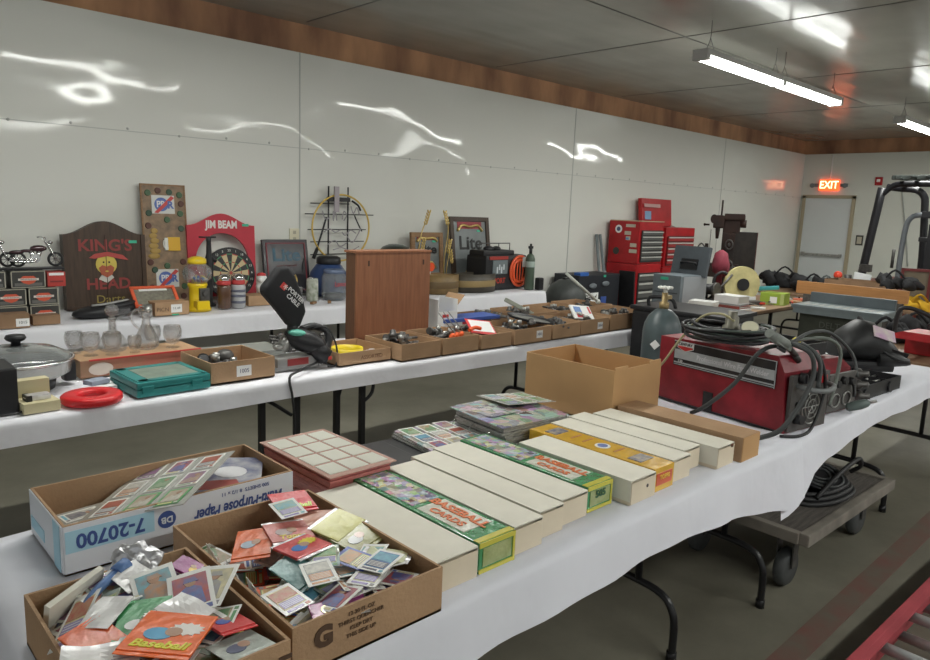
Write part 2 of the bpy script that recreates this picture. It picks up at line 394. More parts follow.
# ---------------------------------------------------------------- generic builders for goods
ZT = .748
def carton(label, x0, x1, y0, y1, z0, z1, m=cardb, group=None, t=.006, rz=0, name='open_carton', flaps=(), notch=False, inner=None):
    """open-topped cardboard box; flaps: list of (side, angle, length)"""
    cx, cy = (x0 + x1) / 2, (y0 + y1) / 2; w, dd, h = x1 - x0, y1 - y0, z1 - z0
    o = thing(name, label, 'box', (cx, cy, z0), rz, group)
    b = B()
    b.box((0, 0, t / 2), (w, dd, t))
    for s in (-1, 1):
        b.box((s * (w / 2 - t / 2), 0, h / 2), (t, dd, h)); b.box((0, s * (dd / 2 - t / 2), h / 2), (w - 2 * t, t, h))
    if notch:
        for s in (-1, 1): b.box((s * (w / 2 - .05), -dd / 2 + t / 2, h + .006), (.09, t, .012))
    b.done('box_body', m, o)
    for side, ang, ln in flaps:
        fb = B()
        if side in 'lr':
            s = -1 if side == 'l' else 1
            fb.box((s * (w / 2 + math.cos(ang) * ln / 2), 0, h + math.sin(ang) * ln / 2), (ln, dd - .01, .004), rot=(0, -s * ang, 0))
        else:
            s = -1 if side == 'f' else 1
            fb.box((0, s * (dd / 2 + math.cos(ang) * ln / 2), h + math.sin(ang) * ln / 2), (w - .01, ln, .004), rot=(s * ang, 0, 0))
        fb.done('flap', m, o)
    return o
PAL = [(.45, .08, .06), (.08, .16, .42), (.12, .33, .14), (.62, .55, .30), (.30, .30, .33), (.50, .36, .24), (.15, .42, .52), (.55, .25, .10), (.28, .12, .30), (.68, .66, .58), (.1, .1, .14), (.36, .45, .30)]
SKIN = (.42, .24, .15)
def pmat(a, b):
    return mat('print_%02x%02x%02x_%02x%02x%02x' % tuple(int(c * 255) for c in tuple(a) + tuple(b)), a, .4, coat=.3, col2=tuple(.45 * x + .35 * y for x, y in zip(a, b)), vscale=75)
def cardmesh(border, bg, kit, cap, style=0, w=.064, h=.089):
    """one printed card: border stock, picture, player figure, caption bars"""
    b = B(); t = .0005
    b.box((0, 0, 0), (w, h, t * 2), m=0)
    b.prism(rect(-w * .39, -h * .33, w * .39, h * .40), t, Matrix.Translation((0, 0, t)), m=1)
    z2 = Matrix.Translation((0, 0, t * 2))
    if style == 0:
        b.prism([(-w * .3, -h * .33), (w * .3, -h * .33), (w * .24, h * .06), (w * .06, h * .14), (-w * .08, h * .14), (-w * .26, h * .04)], t, z2, m=2)
        b.prism(disc(w * .13, 12, 0, h * .21), t * 1.3, z2, m=3)
        b.prism([(-w * .15, h * .22), (w * .2, h * .22), (w * .12, h * .33), (-w * .11, h * .33)], t * 1.6, z2, m=2)
    elif style == 1:
        b.prism(rect(-w * .38, h * .0, w * .38, h * .36), t, z2, m=2)
        b.prism(rect(-w * .36, -h * .3, w * .36, -h * .05), t, z2, m=4)
        for i in range(4): b.prism(rect(-w * .32, -h * (.27 - i * .055), w * .3, -h * (.255 - i * .055)), t * 1.4, z2, m=0)
    else:
        b.prism([(-w * .38, -h * .2), (-w * .1, h * .1), (w * .05, -h * .02), (w * .3, h * .3), (w * .38, -h * .28), (-w * .3, -h * .32)], t, z2, m=2)
        b.prism(disc(w * .11, 10, w * .1, h * .2), t * 1.3, z2, m=3)
    b.prism(rect(-w * .36, -h * .45, w * .2, -h * .38), t, Matrix.Translation((0, 0, t)), m=4)
    b.prism(rect(w * .28, -h * .46, w * .42, -h * .37), t, Matrix.Translation((0, 0, t)), m=2)
    o = b.done('card', [flat(border, .45, .3), pmat(bg, kit), pmat(kit, bg), flat(SKIN, .5, .3), flat(cap, .4, .3)])
    me = o.data; bpy.data.objects.remove(o); return me
def inst(me, name, label, cat, group, loc, rot=(0, 0, 0), sc=1):
    o = bpy.data.objects.new(name, me); C.objects.link(o); o.location = loc; o.rotation_euler = rot
    o.scale = sc if hasattr(sc, '__len__') else (sc, sc, sc)
    return tag(o, label, cat, group)
CW = [cardmesh((.80, .80, .76), PAL[i % 12], PAL[(i * 5 + 1) % 12], PAL[(i * 7 + 3) % 12], i % 3) for i in range(14)]
CC = [cardmesh(c, PAL[(i * 3 + 2) % 12], PAL[(i * 5 + 4) % 12], (.75, .7, .3), (i + 1) % 3) for i, c in enumerate([(.78, .12, .03), (.10, .35, .12), (.62, .05, .05), (.08, .12, .42), (.75, .62, .12), (.25, .07, .26)])]
CY = [cardmesh((.80, .80, .78), (.70, .68, .36), PAL[i * 2 % 12], (.3, .25, .5), 1) for i in range(4)]

def confetti(name, scale, sat=.6, val=.8, bump=.6):
    m = mat(name, (.6, .6, .6), .15, coat=.9, bump=bump, bscale=40); nt = m.node_tree; b = nt.nodes['Principled BSDF']
    v = nt.nodes.new('ShaderNodeTexVoronoi'); v.inputs['Scale'].default_value = scale; v.distance = 'CHEBYCHEV'
    h = nt.nodes.new('ShaderNodeHueSaturation'); h.inputs['Saturation'].default_value = sat; h.inputs['Value'].default_value = val
    tc = nt.nodes.new('ShaderNodeTexCoord'); nt.links.new(tc.outputs['Object'], v.inputs['Vector'])
    nt.links.new(v.outputs['Color'], h.inputs['Color']); nt.links.new(h.outputs[0], b.inputs['Base Color'])
    return m
# white long card boxes: (x0, x1, y0, y1, kind, label)
tanend = whitebox_end
def longbox(x0, x1, y0, y1, label, kind='white', h=.078):
    o = thing('card_box', label, 'box', ((x0 + x1) / 2, (y0 + y1) / 2, ZT)); w, l = x1 - x0 - .004, y1 - y0
    if kind == 'white':
        B().box((0, 0, (h - .022) / 2), (w - .004, l - .004, h - .022)).done('box_body', whitebox_end, o)
        B().box((0, .0, h - .002), (w, l, .004), bev=.001).box((-w / 2 + .001, 0, h * .55), (.002, l, h * .8)).box((w / 2 - .001, 0, h * .55), (.002, l, h * .8)).done('lid', whitebox, o)
        B().box((0, -l / 2 - .001, h * .46), (w - .006, .003, h * .86), bev=.001).done('end_flap', whitebox_end, o)
    return o
longbox(.970, 1.125, 1.10, 1.60, 'plain white long card box nearest the open card cartons')
longbox(1.262, 1.375, 1.115, 1.64, 'plain white long card box just right of the nearer green set box')
longbox(1.382, 1.485, 1.135, 1.67, 'plain white long card box, second right of the nearer green set box')
longbox(1.49, 1.612, 1.15, 1.69, 'plain white long card box left of the farther green set box')
o = longbox(1.765, 1.905, 1.11, 1.56, 'white long card box with a dark dot on its end beside the orange box')
B().cone((.02, -.228, .045), (.02, -.2265, .045), .006, seg=10).done('dot', flat((.04, .03, .03)), o)
longbox(2.035, 2.15, 1.13, 1.645, 'plain white long card box just right of the orange set box')
longbox(2.155, 2.265, 1.16, 1.66, 'plain white long card box set back between two longer white boxes')
o = longbox(2.275, 2.40, 1.10, 1.63, 'white long card box with a torn corner beside the brown box')
B().box((.04, -.266, .068), (.018, .003, .012)).done('torn_corner', flat((.2, .07, .04)), o)
def greenbox(x0, x1, y0, y1, label, num=None):
    h = .078; w, l = x1 - x0 - .004, y1 - y0
    o = thing('card_set_box', label, 'box', ((x0 + x1) / 2, (y0 + y1) / 2, ZT))
    gr = mat('set_green', (.05, .27, .10), .25, coat=.8, bump=.5, bscale=30)
    B().box((0, 0, h / 2), (w, l, h), bev=.002).done('box_body', gr, o)
    pic = confetti('set_picture', 46, .55)
    B().box((0, l * .24, h + .0008), (w * .78, l * .46, .0016)).done('picture_panel', pic, o)
    B().box((0, -l * .2, h + .0008), (w * .80, l * .34, .0016)).done('title_panel', mat('set_title', (.75, .76, .66), .2, coat=.8, bump=.5, bscale=30), o)
    text('BASEBALL', w * .34, o, (.018, -l * .2, h + .003), (0, 0, -PI / 2), flat((.72, .18, .05), .3, .5), sx=1.15, bold=.0015)
    text('CARDS', w * .27, o, (-.024, -l * .2, h + .003), (0, 0, -PI / 2), flat((.72, .18, .05), .3, .5), sx=1.2, bold=.001)
    yl = mat('set_yellow', (.62, .56, .08), .25, coat=.6)
    b = B()
    b.box((0, -l / 2 - .0015, h - .006), (w, .003, .012)).box((0, -l / 2 - .0015, .006), (w, .003, .010)).box((w / 2 - .004, -l / 2 - .0015, h / 2), (.007, .0028, h)).box((0, -l / 2 + .012, h + .001), (w, .018, .002))
    b.done('yellow_edging', yl, o)
    B().box((0, -l / 2 - .001, h * .5), (w * .8, .002, h * .6)).done('end_panel', mat('set_end', (.42, .46, .22), .2, coat=.8, col2=(.25, .32, .10), vscale=18, bump=.4, bscale=30), o)
    if num: text(num, .03, o, (0, -l / 2 - .004, h * .62), TF, flat((.04, .12, .06)), sx=1.1, bold=.001)
    return o
greenbox(1.13, 1.257, 1.105, 1.63, 'green shrink-wrapped baseball card set box nearer the card cartons')
greenbox(1.622, 1.745, 1.16, 1.70, 'green shrink-wrapped baseball card set box marked 505 near the binders', '505')
o = thing('card_set_box', 'orange and yellow shrink-wrapped set box among the white boxes', 'box', (1.97, 1.38, ZT))
orm = mat('set_orange', (.72, .42, .03), .25, coat=.9, bump=.3, bscale=30)
B().box((0, 0, .039), (.115, .52, .078), bev=.002).done('box_body', orm, o)
b = B().prism(disc(.027, 18, 0, -.02), .0015, Matrix.Translation((0, 0, .078))).done('round_logo', whiteg, o)
B().prism(disc(.018, 16, 0, -.02), .001, Matrix.Translation((0, 0, .0795))).done('logo_centre', flat((.1, .15, .4)), o)
for y in (.18, -.17): B().box((0, y, .079), (.075, .05, .002)).done('picture', mat('tiny_photo', (.5, .42, .3), .3, col2=(.08, .1, .2), vscale=60), o)
for y in (.10, .05, -.08): B().box((.01, y, .0785), (.06, .008, .0012)).done('print_line', flat((.4, .15, .04)), o)
B().box((0, -.2608, .04), (.09, .002, .04)).done('end_panel', flat((.62, .1, .03), .3, .5), o)
text('TOPPS', .02, o, (0, -.263, .045), TF, flat((.85, .6, .1)), bold=.0005)
# brown closed long box + big open carton
o = thing('long_carton', 'long closed brown cardboard box beside the white boxes', 'box', (2.485, 1.345, ZT))
B().box((0, 0, .046), (.135, .53, .092), bev=.001).done('box_body', cardb, o)
B().box((.0, -.2665, .046), (.13, .003, .088)).done('end_flap', cardb_o, o)
carton('large open brown carton in front of the gas cylinder', 2.40, 2.75, 1.625, 2.10, ZT, .98, cardb_o, notch=True, name='large_open_carton')

# paper carton lying open
bx0, bx1, by0, by1 = .40, .975, 1.69, 1.975
o = carton('white and blue paper carton with upside-down lettering holding card sheets', bx0, bx1, by0, by1, ZT, .868, cardb, name='paper_carton', rz=0)
wp = mat('printed_white', (.70, .73, .78), .5, var=.03)
lb = flat((.38, .62, .74), .5); nb = flat((.05, .09, .28), .5)
w, dd = bx1 - bx0, by1 - by0
B().box((0, -dd / 2 - .0015, .062), (w, .003, .112)).done('front_panel', wp, o)
B().box((-w / 2 - .0015, 0, .062), (.003, dd, .112)).done('side_panel', wp, o)
B().box((-w / 2 + .10, -dd / 2 - .0035, .080), (.195, .002, .052)).done('blue_label', lb, o)
B().box((-w / 2 - .0035, -.1, .060), (.002, .05, .112)).box((-w / 2 - .0035, .07, .04), (.002, .12, .03)).done('blue_band', lb, o)
text('7-20700', .048, o, (-w / 2 + .10, -dd / 2 - .005, .080), (PI / 2, PI, 0), nb, sx=.95, bold=.0012)
text('Multi-Purpose Paper', .042, o, (w / 2 - .155, -dd / 2 - .004, .064), (PI / 2, PI, 0), nb, sx=.70, bold=.001, shear=.2)
text('500 SHEETS  8 1/2 x 11', .014, o, (w / 2 - .14, -dd / 2 - .004, .102), (PI / 2, PI, 0), nb, sx=1)
B().prism(disc(.022, 20), .001, FR(-w / 2 + .228, -dd / 2 - .003, .075)).done('round_logo', nb, o)
text('DB', .022, o, (-w / 2 + .228, -dd / 2 - .0052, .075), (PI / 2, PI, 0), wp, bold=.0006)
# nine-pocket sheets in the carton
clearsheet = mat('vinyl_sheet', (.42, .42, .38), .1, coat=1, bump=.25, bscale=9)
def pocket_sheet(label, loc, rot, cols, nx=3, ny=3, seed=0, name='card_sheet', group=None, w=.078, h=.098):
    r = random.Random(seed); o = thing(name, label, 'card sheet', loc, 0, group, rot=rot)
    B().box((0, 0, 0), (w * nx + .02, h * ny + .01, .002)).done('sleeve', clearsheet, o)
    for i in range(nx):
        for j in range(ny):
            c = bpy.data.objects.new('card', (cols[r.randrange(len(cols))])); C.objects.link(c); c.parent = o
            c.location = ((i - (nx - 1) / 2) * w, (j - (ny - 1) / 2) * h, .002)
    return o
pocket_sheet('clear sheet of six cards leaning in the paper carton', (.67, 1.825, .86), (R(4), R(-14), R(-48)), CW + CC[:2], 3, 3, 3, w=.085, h=.105)
pocket_sheet('second clear card sheet under the leaning one in the paper carton', (.585, 1.835, .815), (R(1), R(-4), R(-86)), CW, 2, 3, 5)
pm = mat('football_print', (.60, .60, .62), .25, coat=.8, col2=(.10, .12, .26), vscale=16)
pm2 = mat('football_print_red', (.5, .1, .08), .3, coat=.6)
o = thing('glossy_print', 'large glossy sports print lying in the right half of the paper carton', 'print', (.86, 1.83, .842), 0, rot=(R(4), R(2), R(-30)))
B().box((0, 0, 0), (.17, .22, .003)).done('sheet', pm, o)
B().prism(disc(.045, 16, 0, .01, .8), .001, Matrix.Translation((0, 0, .0018))).done('helmet_print', flat((.8, .8, .82), .3, .5), o)
B().prism([(-.08, -.1), (.04, -.1), (.02, -.04), (-.07, -.05)], .001, Matrix.Translation((0, 0, .0018))).done('jersey_print', pm2, o)
for i in range(5):
    B_ = B().box((0, 0, 0), (.18, .235, .012)).done('magazine', mat('mag_edge', (.5, .49, .45), .6, var=.2, vscale=40)); B_.location = (.85, 1.83, .757 + .0135 * i); B_.rotation_euler = (0, 0, R(-4 + 2 * i)); tag(B_, 'stack of magazines under the glossy print in the paper carton', 'magazine', 'magazines in the paper carton')

# card cartons 1 and 2
c1 = carton('open brown carton heaped with loose cards at the front left corner', .275, .585, 1.02, 1.465, ZT, .850, cardb, name='card_carton')
text('GATORADE', .062, c1, (.0, -.224, .052), TF, flat((.09, .05, .03)), sx=.95, bold=.0015)
c2 = carton('open brown carton heaped with cards and wrapped packs beside the first white box', .603, .962, 1.045, 1.585, ZT, .850, cardb, name='card_carton')
text('G', .055, c2, (-.115, -.2715, .06), TF, flat((.09, .05, .03)), bold=.003)
for i in range(4): text(['12-20 FL OZ', 'THIRST QUENCHER', 'KEEP DRY', 'THIS SIDE UP'][i], .012, c2, (-.03, -.2715, .085 - i * .015), TF, flat((.12, .07, .04)))
def pile(x0, x1, y0, y1, n, zb, zt, meshes, label, group, seed, tilt=18, peak=None):
    r = random.Random(seed)
    for i in range(n):
        x = r.uniform(x0, x1); y = r.uniform(y0, y1); f = i / n
        z = zb + (zt - zb) * f
        if peak: z -= peak * ((abs(x - (x0 + x1) / 2) / (x1 - x0) * 2) ** 2 * .5 + (abs(y - (y0 + y1) / 2) / (y1 - y0) * 2) ** 2 * .5)
        me = meshes[r.randrange(len(meshes))]
        inst(me, 'trading_card', label, 'card', group, (x, y, z), (R(r.uniform(-tilt, tilt)), R(r.uniform(-tilt, tilt)), r.uniform(0, 6.28)))
CB = CW + CW + CC[:1] + CC[2:4] + CY[:1]
pile(.325, .535, 1.06, 1.40, 42, ZT + .012, .812, CB, 'loose trading card at the bottom of the heap in the front left carton', 'lower cards in the front left carton', 11, 9)
pile(.33, .53, 1.05, 1.40, 70, .812, .862, CW + CW + CC + CY, 'loose trading card on top of the heap in the front left carton', 'upper cards in the front left carton', 12, 15, .02)
pile(.65, .90, 1.10, 1.54, 36, ZT + .012, .805, CB, 'loose trading card low in the carton beside the first white box', 'lower cards in the second carton', 13, 12)
pile(.72, .90, 1.10, 1.30, 30, .808, .840, CY + CY + CW, 'white bordered card with yellow back fanned out in the second carton', 'fanned cards in the second carton', 14, 10, .01)
# crumpled white wrappers
for i, (x, y, a) in enumerate(((.47, 1.19, 20), (.36, 1.27, -50), (.44, 1.37, 10), (.30, 1.15, 70))):
    b = B(); b.box((0, 0, 0), (.062, .085, .0015)); bmesh.ops.subdivide_edges(b.bm, edges=b.bm.edges[:], cuts=5, use_grid_fill=True)
    for v in b.bm.verts: v.co.z += .003 * math.sin(v.co.x * 70 + i) * math.cos(v.co.y * 70 + i * 2)
    tag(b.done('card_wrapper', flat((.74, .73, .72), .35, .3), loc=(x, y, .872), rot=(R(8), R(-6), R(a))), ['crumpled white wrapper right behind the orange pack', 'crumpled white wrapper at the left of the front carton', 'crumpled white wrapper near the back of the front carton', 'crumpled white wrapper against the left wall of the front carton'][i], 'wrapper')
# wrapped packs
def pack(label, loc, rot, w, h, col, title=None, tcol=(.8, .7, .05), pic=None, silver=False, burst=False, th=.006):
    o = thing('card_pack', label, 'card pack', loc, 0, rot=rot)
    m = mat('wrap_%02x%02x%02x' % tuple(int(c * 255) for c in col), col, .35, coat=.2, bump=.35, bscale=22)
    B().box((0, 0, 0), (w, h, th), bev=.0015).done('wrapper', m, o)
    B().box((0, h / 2 + .004, 0), (w, .012, .0015)).box((0, -h / 2 - .004, 0), (w, .012, .0015)).done('crimped_end', foil if silver else m, o)
    if pic:
        b = B().prism(disc(w * .2, 14, -w * .12, -h * .05, .8), .001, Matrix.Translation((0, 0, th / 2))); b.done('cap_picture', flat(pic, .3, .5), o)
        B().prism(disc(w * .12, 12, w * .07, h * .02), .0012, Matrix.Translation((0, 0, th / 2))).done('face_picture', flat(SKIN, .4, .5), o)
    if burst:
        pts = []
        for i in range(24):
            r_ = (.19 if i % 2 else .25) * w; pts.append((w * .22 + r_ * math.cos(i * PI / 12), h * .12 + r_ * .7 * math.sin(i * PI / 12)))
        B().prism(pts, .001, Matrix.Translation((0, 0, th / 2))).done('starburst', flat(burst if burst is not True else (.85, .82, .78), .3, .5), o)
    if title: text(title, w * .24, o, (0, -h * .33, th / 2 + .001), (0, 0, 0), flat(tcol, .3, .5), bold=.0008, shear=.25)
    return o
pack('bright orange baseball card pack with a blue cap picture, front left carton', (.415, 1.125, 0.878), (R(-4), R(3), R(-44)), .12, .12, (.85, .14, .01), 'Baseball', (.80, .75, .05), (.1, .4, .65), burst=True)
pack('orange wrapper lying beneath cards at the left of the front carton', (.33, 1.20, 0.859), (R(4), R(-10), R(12)), .07, .12, (.75, .12, .02))
pack('green and white wrapper with a coloured stripe logo in the front carton', (.40, 1.205, 0.866), (R(5), R(-3), R(-28)), .085, .12, (.06, .33, .12), None, pic=(.8, .8, .8), burst=True)
b = thing('card_wrapper', 'white wrapper back printed with a barcode beside the orange pack', 'wrapper', (.345, 1.12, .872), 0, rot=(R(-5), R(-6), R(-32)))
B().box((0, 0, 0), (.05, .13, .002)).done('wrapper', flat((.72, .70, .66), .3, .4), b)
bb = B()
for i in range(12): bb.box((-.018 + i * .0032, -.045, .0016), (.0008 + (i % 3) * .0006, .02, .0008))
bb.done('barcode', flat((.05, .05, .05)), b)
bb = B()
for i in range(6): bb.box((0, .045 - i * .011, .0016), (.038, .003, .0008))
bb.done('print', flat((.35, .33, .36)), b)
pack('red card pack with a blue helmet picture at the right of the front carton', (.525, 1.145, 0.848), (R(-6), R(8), R(4)), .068, .085, (.60, .03, .03), None, pic=(.05, .12, .45))
pack('purple and red wrapped pack at the back of the front carton', (.555, 1.36, 0.851), (R(20), R(0), R(35)), .05, .06, (.30, .05, .22), None, pic=(.75, .5, .05))
pack('grey card with small photo at the front right of the front carton', (.515, 1.065, 0.844), (R(-4), R(4), R(8)), .09, .06, (.38, .42, .38), None, pic=(.1, .12, .2), th=.002)
for i, (x, y, a) in enumerate(((.50, 1.235, 40), (.54, 1.24, 12), (.46, 1.30, 48))):
    inst(CW[i * 3], 'trading_card', ['white bordered card tilted upright near the middle of the front carton', 'white bordered card showing two players in blue caps, front carton', 'long white card with a name strip at the back of the front carton'][i], 'card', None, (x, y, .875 - i * .003), (R(14), R(-10), R(a - 60)), 1.25)
o = tag(B().tube([(.33, 1.33, .835), (.37, 1.37, .858), (.42, 1.40, .872)], .009, seg=10).cone((.42, 1.40, .872), (.445, 1.412, .878), .015, seg=10).done('rolled_poster', mat('blue_roll', (.12, .22, .45), .4, var=.3, vscale=30)), 'thin blue rolled poster at the back left of the front carton', 'poster')
o = thing('foil_bag', 'crumpled silver foil bag at the back of the front left carton', 'bag', (.47, 1.44, .858), 0, rot=(R(55), 0, R(-20)))
fb = B().sph((0, 0, 0), (.05, .045, .014), seg=24)
for v in fb.bm.verts: v.co += Vector((math.sin(v.co.y * 160), math.sin(v.co.x * 190), math.sin(v.co.x * 150 + v.co.y * 210))) * .007
fb.done('bag', foil, o)
o = tag(B().box((0, 0, 0), (.13, .012, .05), rot=(R(15), R(-6), R(30))).done('white_card_block', whitebox, loc=(.345, 1.40, .850)), 'pale folded cardboard strip against the back left of the front carton', 'cardboard')
for i in range(2): inst(CY[i], 'trading_card', ['long pale card lying along the left side of the front carton', 'pale bluish card under the long pale card, front carton'][i], 'card', None, (.325 + i * .03, 1.32 - i * .02, .848), (R(10), R(-25), R(-38)), (.8, 1.6, 1))
pack('red baseball card pack with lime lettering at the back of the second carton', (0.875, 1.515, 0.861), (R(10), R(4), R(-8)), .10, .075, (.62, .02, .03), 'Baseball', (.6, .75, .05))
pack('orange and blue wrapped pack at the left of the second carton', (0.715, 1.410, 0.838), (R(8), R(-8), R(-35)), .085, .10, (.78, .14, .02), None, pic=(.4, .5, .6))
pack('pink wrapped pack with yellow lettering in the second carton', (0.795, 1.395, 0.849), (R(4), R(4), R(-12)), .10, .085, (.62, .22, .20), 'Topps', (.75, .6, .1), pic=(.5, .4, .4), silver=True)
pack('red pack with blue cap and yellow starburst in the second carton', (0.775, 1.300, 0.855), (R(-3), R(0), R(8)), .095, .085, (.62, .06, .06), None, pic=(.05, .22, .6), silver=True, burst=(.8, .68, .05))
pack('pale wrapped pack behind the pink pack in the second carton', (0.890, 1.435, 0.838), (R(4), R(0), R(-30)), .10, .07, (.60, .30, .22))
pack('shiny yellow foil pack in the second carton', (0.905, 1.355, 0.848), (R(8), R(-6), R(20)), .11, .08, (.60, .58, .18), silver=True)
pack('olive wrapped pack under the shiny yellow one in the second carton', (0.915, 1.290, 0.838), (R(6), R(-6), R(14)), .10, .08, (.30, .29, .10), None, pic=(.1, .1, .1))
pack('teal edged pack standing at the left of the fanned cards', (0.725, 1.240, 0.838), (R(3), R(-20), R(4)), .06, .10, (.16, .36, .36))
pack('silver and yellow pack at the right end of the second carton', (0.915, 1.180, 0.838), (R(2), R(4), R(38)), .06, .09, (.60, .62, .40), silver=True)
pack('purple and yellow pack at the front of the second carton', (0.730, 1.090, 0.824), (R(4), R(-3), R(-20)), .11, .05, (.35, .08, .25), None, pic=(.7, .6, .1), silver=True)
for i, (x, y, z, a) in enumerate(((.655, 1.155, .840, 4), (.79, 1.235, .854, -32), (.745, 1.185, .853, -18), (.84, 1.19, .849, 20), (.83, 1.125, .845, -62), (.83, 1.46, .875, -8), (.87, 1.14, .855, -70))):
    inst([CY[0], CY[1], CW[4], CC[3], CY[2], CY[3], CW[1]][i], 'trading_card', ['card with yellow back at the left of the fanned cards', 'tilted card showing yellow text panel at the top of the fan', 'card with a pink portrait in the middle of the fan', 'blue bordered card near the right of the fan', 'card with a broad yellow panel at the front right of the fan', 'single yellow backed card lying across the wrapped packs', 'white edged card lying on the right end of the fan'][i], 'card', None, (x, y, z), (R(3), R(-3), R(a)))
for i in range(9):
    inst(CY[i % 4], 'trading_card', 'card standing on edge against the left wall of the second carton', 'card', 'edge-on cards in the second carton', (.622 + .006 * (i % 3), 1.18 + i * .032, .80), (R(80), R(4), R(80)))

# shrink wrapped sheets
o = thing('card_sheet_stack', 'shrink-wrapped stack of uncut red and white card sheets', 'card stack', (1.155, 1.80, ZT), R(1))
sr = mat('sheet_red', (.52, .16, .14), .3, coat=.7, var=.3, vscale=60, stretch=(1, 1, 12))
for i in range(9):
    B().box((rnd.uniform(-.005, .005), rnd.uniform(-.005, .005), .006 + i * .0115), (.215 - .004 * (8 - i) * .6, .37 - .004 * (8 - i), .0105), bev=.002).done('sheet_bundle', sr, o)
B().box((0, 0, .1065), (.235, .39, .003)).done('top_sheet', mat('sheet_pink', (.60, .36, .30), .25, coat=1, bump=.3, bscale=14), o)
for i in range(3):
    for j in range(4): B().box(((i - 1) * .071, (j - 1.5) * .09, .109), (.062, .078, .0016)).done('card', mat('sheet_white', (.74, .73, .64), .3, coat=.8), o)

# binders
def ring(b, x, y, z, r=.022):
    b.tube([(x + r * math.cos(a) * .9, y, z + r * math.sin(a)) for a in [i * PI / 8 for i in range(-1, 10)]], .0018, seg=6, smooth=2)
o = thing('open_binder', 'open black ring binder full of clear card pages', 'binder', (1.87, 1.85, ZT), R(-4))
B().box((-.29, -.02, .004), (.36, .34, .006), bev=.002).box((.22, -.01, .004), (.50, .34, .006), bev=.002).box((-.06, -.015, .003), (.10, .34, .005)).done('cover', blackp, o)
pg = mat('card_page_edge', (.35, .35, .33), .25, coat=1, var=.5, vscale=50, stretch=(1, 1, 10))
pgt = confetti('card_page_print', 30, .3, .75, .4)
pgt2 = confetti('card_page_print_green', 22, .45, .65, .5)
pgb = mat('card_page_print_blue', (.40, .55, .62), .12, coat=1, bump=.5, bscale=14, col2=(.36, .36, .22), vscale=10)
for i in range(3): B().box((-.165 + .004 * i, .02, .012 + .007 * i), (.27, .27, .006), rot=(0, 0, R(-2 * i)), bev=.001).done('page', pgt if i == 2 else pg, o)
r5 = random.Random(5)
for i in range(3):
    for j in range(3):
        c = bpy.data.objects.new('card', CW[(i * 3 + j) % 14]); C.objects.link(c); c.parent = o; c.location = (-.24 + i * .08, -.06 + j * .088, .031); c.rotation_euler = (0, 0, R(-4))
for i in range(8): B().box((.13 + rnd.uniform(-.008, .008), -.03 + rnd.uniform(-.006, .006), .014 + .0095 * i), (.33, .28, .0085), rot=(0, 0, R(rnd.uniform(-3, 3))), bev=.002).done('page', pg, o)
B().box((.12, -.03, .093), (.36, .29, .003), rot=(R(2), R(1), R(2))).done('page', pgt2, o)
B().box((.06, .03, .098), (.16, .20, .002), rot=(0, R(1), R(5))).done('page', pgt, o)
b = B()
for y in (-.1, 0, .1): 
    b = B(); ring(b, -.035, y - .01, .03, .034); b.done('ring', chrome, o)
o = pocket_sheet('bluish clear card page hanging over the back right of the binder stack', (2.12, 1.90, .850), (R(-3), R(4), R(-8)), CW[:6] + CY, 3, 2, 9, 'card_page')
o.children[0].data.materials[0] = pgb
o = thing('card_binder', 'black closed binder under the open binder beside the red sheet stack', 'binder', (1.40, 1.85, ZT), R(-2))
B().box((0, 0, .014), (.19, .26, .026), bev=.004).done('cover', blackp, o)

# ---------------------------------------------------------------- welders and their table
def cable(label, pts, r, m=rubber, name='cable', cat='cable', seg=8, group=None, sm=5):
    return tag(B().tube(pts, r, seg=seg, smooth=sm).done(name, m), label, cat, group)
W = thing('wire_feed_welder', 'larger dusty red wire feed welder with black and silver side label', 'welder', (2.90, 1.135, ZT), R(-9))
prof = [(0, 0), (.66, 0), (.66, .30), (.055, .315), (.02, .25)]
b = B(); TT = Matrix(((0, 0, 1, 0), (1, 0, 0, 0), (0, 1, 0, 0), (0, 0, 0, 1)))
b.prism(prof, .296, TT, 0)
b.done('housing', redw, W)
B().box((.15, .34, .004), (.31, .67, .008)).done('base_tray', blackp, W)
B().box((-.002, .315, .235), (.004, .52, .115)).done('label_backing', mat('label_black', (.025, .025, .028), .4, var=.3), W)
slv = mat('label_silver', (.40, .42, .43), .45, var=.15, vscale=20)
B().box((-.0045, .315, .232), (.003, .51, .042)).box((-.0045, .315, .192), (.003, .51, .006)).box((-.0045, .315, .183), (.003, .51, .003)).box((-.0045, .315, .2915), (.003, .52, .003)).box((-.0045, .0565, .235), (.003, .003, .115)).done('silver_band', slv, W)
text('Professional Wire Feed Welder', .030, W, (-.0065, .265, .232), TL, flat((.62, .62, .64)), sx=.93, bold=.0004)
text('130', .018, W, (-.0065, .535, .20), TL, whiteg)
B().prism([(0, .022), (.09, .022), (.09, -.005), (.045, -.022), (0, -.005)], .002, FL(-.005, .555, .268)).done('badge', flat((.65, .66, .66)), W)
B().prism([(.004, .003), (.086, .003), (.086, -.004), (.045, -.018), (.004, -.004)], .002, FL(-.0065, .555, .268)).done('badge_stripe', flat((.5, .03, .03)), W)
text('CENTURY', .017, W, (-.008, .51, .281), TL, flat((.03, .03, .03)), sx=1, bold=.0004)
B().box((-.001, .37, .045), (.006, .05, .09), bev=.002).done('air_slot', blackp, W)
B().box((.15, -.004, .125), (.276, .016, .235)).done('front_panel', mat('panel_dusty', (.085, .08, .075), .6, var=.4, vscale=14), W)
for x, z in ((.07, .23), (.14, .235)): B().cone((x, -.01, z), (x, -.035, z), .024, .02, seg=14).box((x, -.037, z), (.006, .006, .036)).done('knob', blackp, W)
B().box((.22, -.016, .215), (.05, .02, .03)).done('switch', redp, W)
b = B()
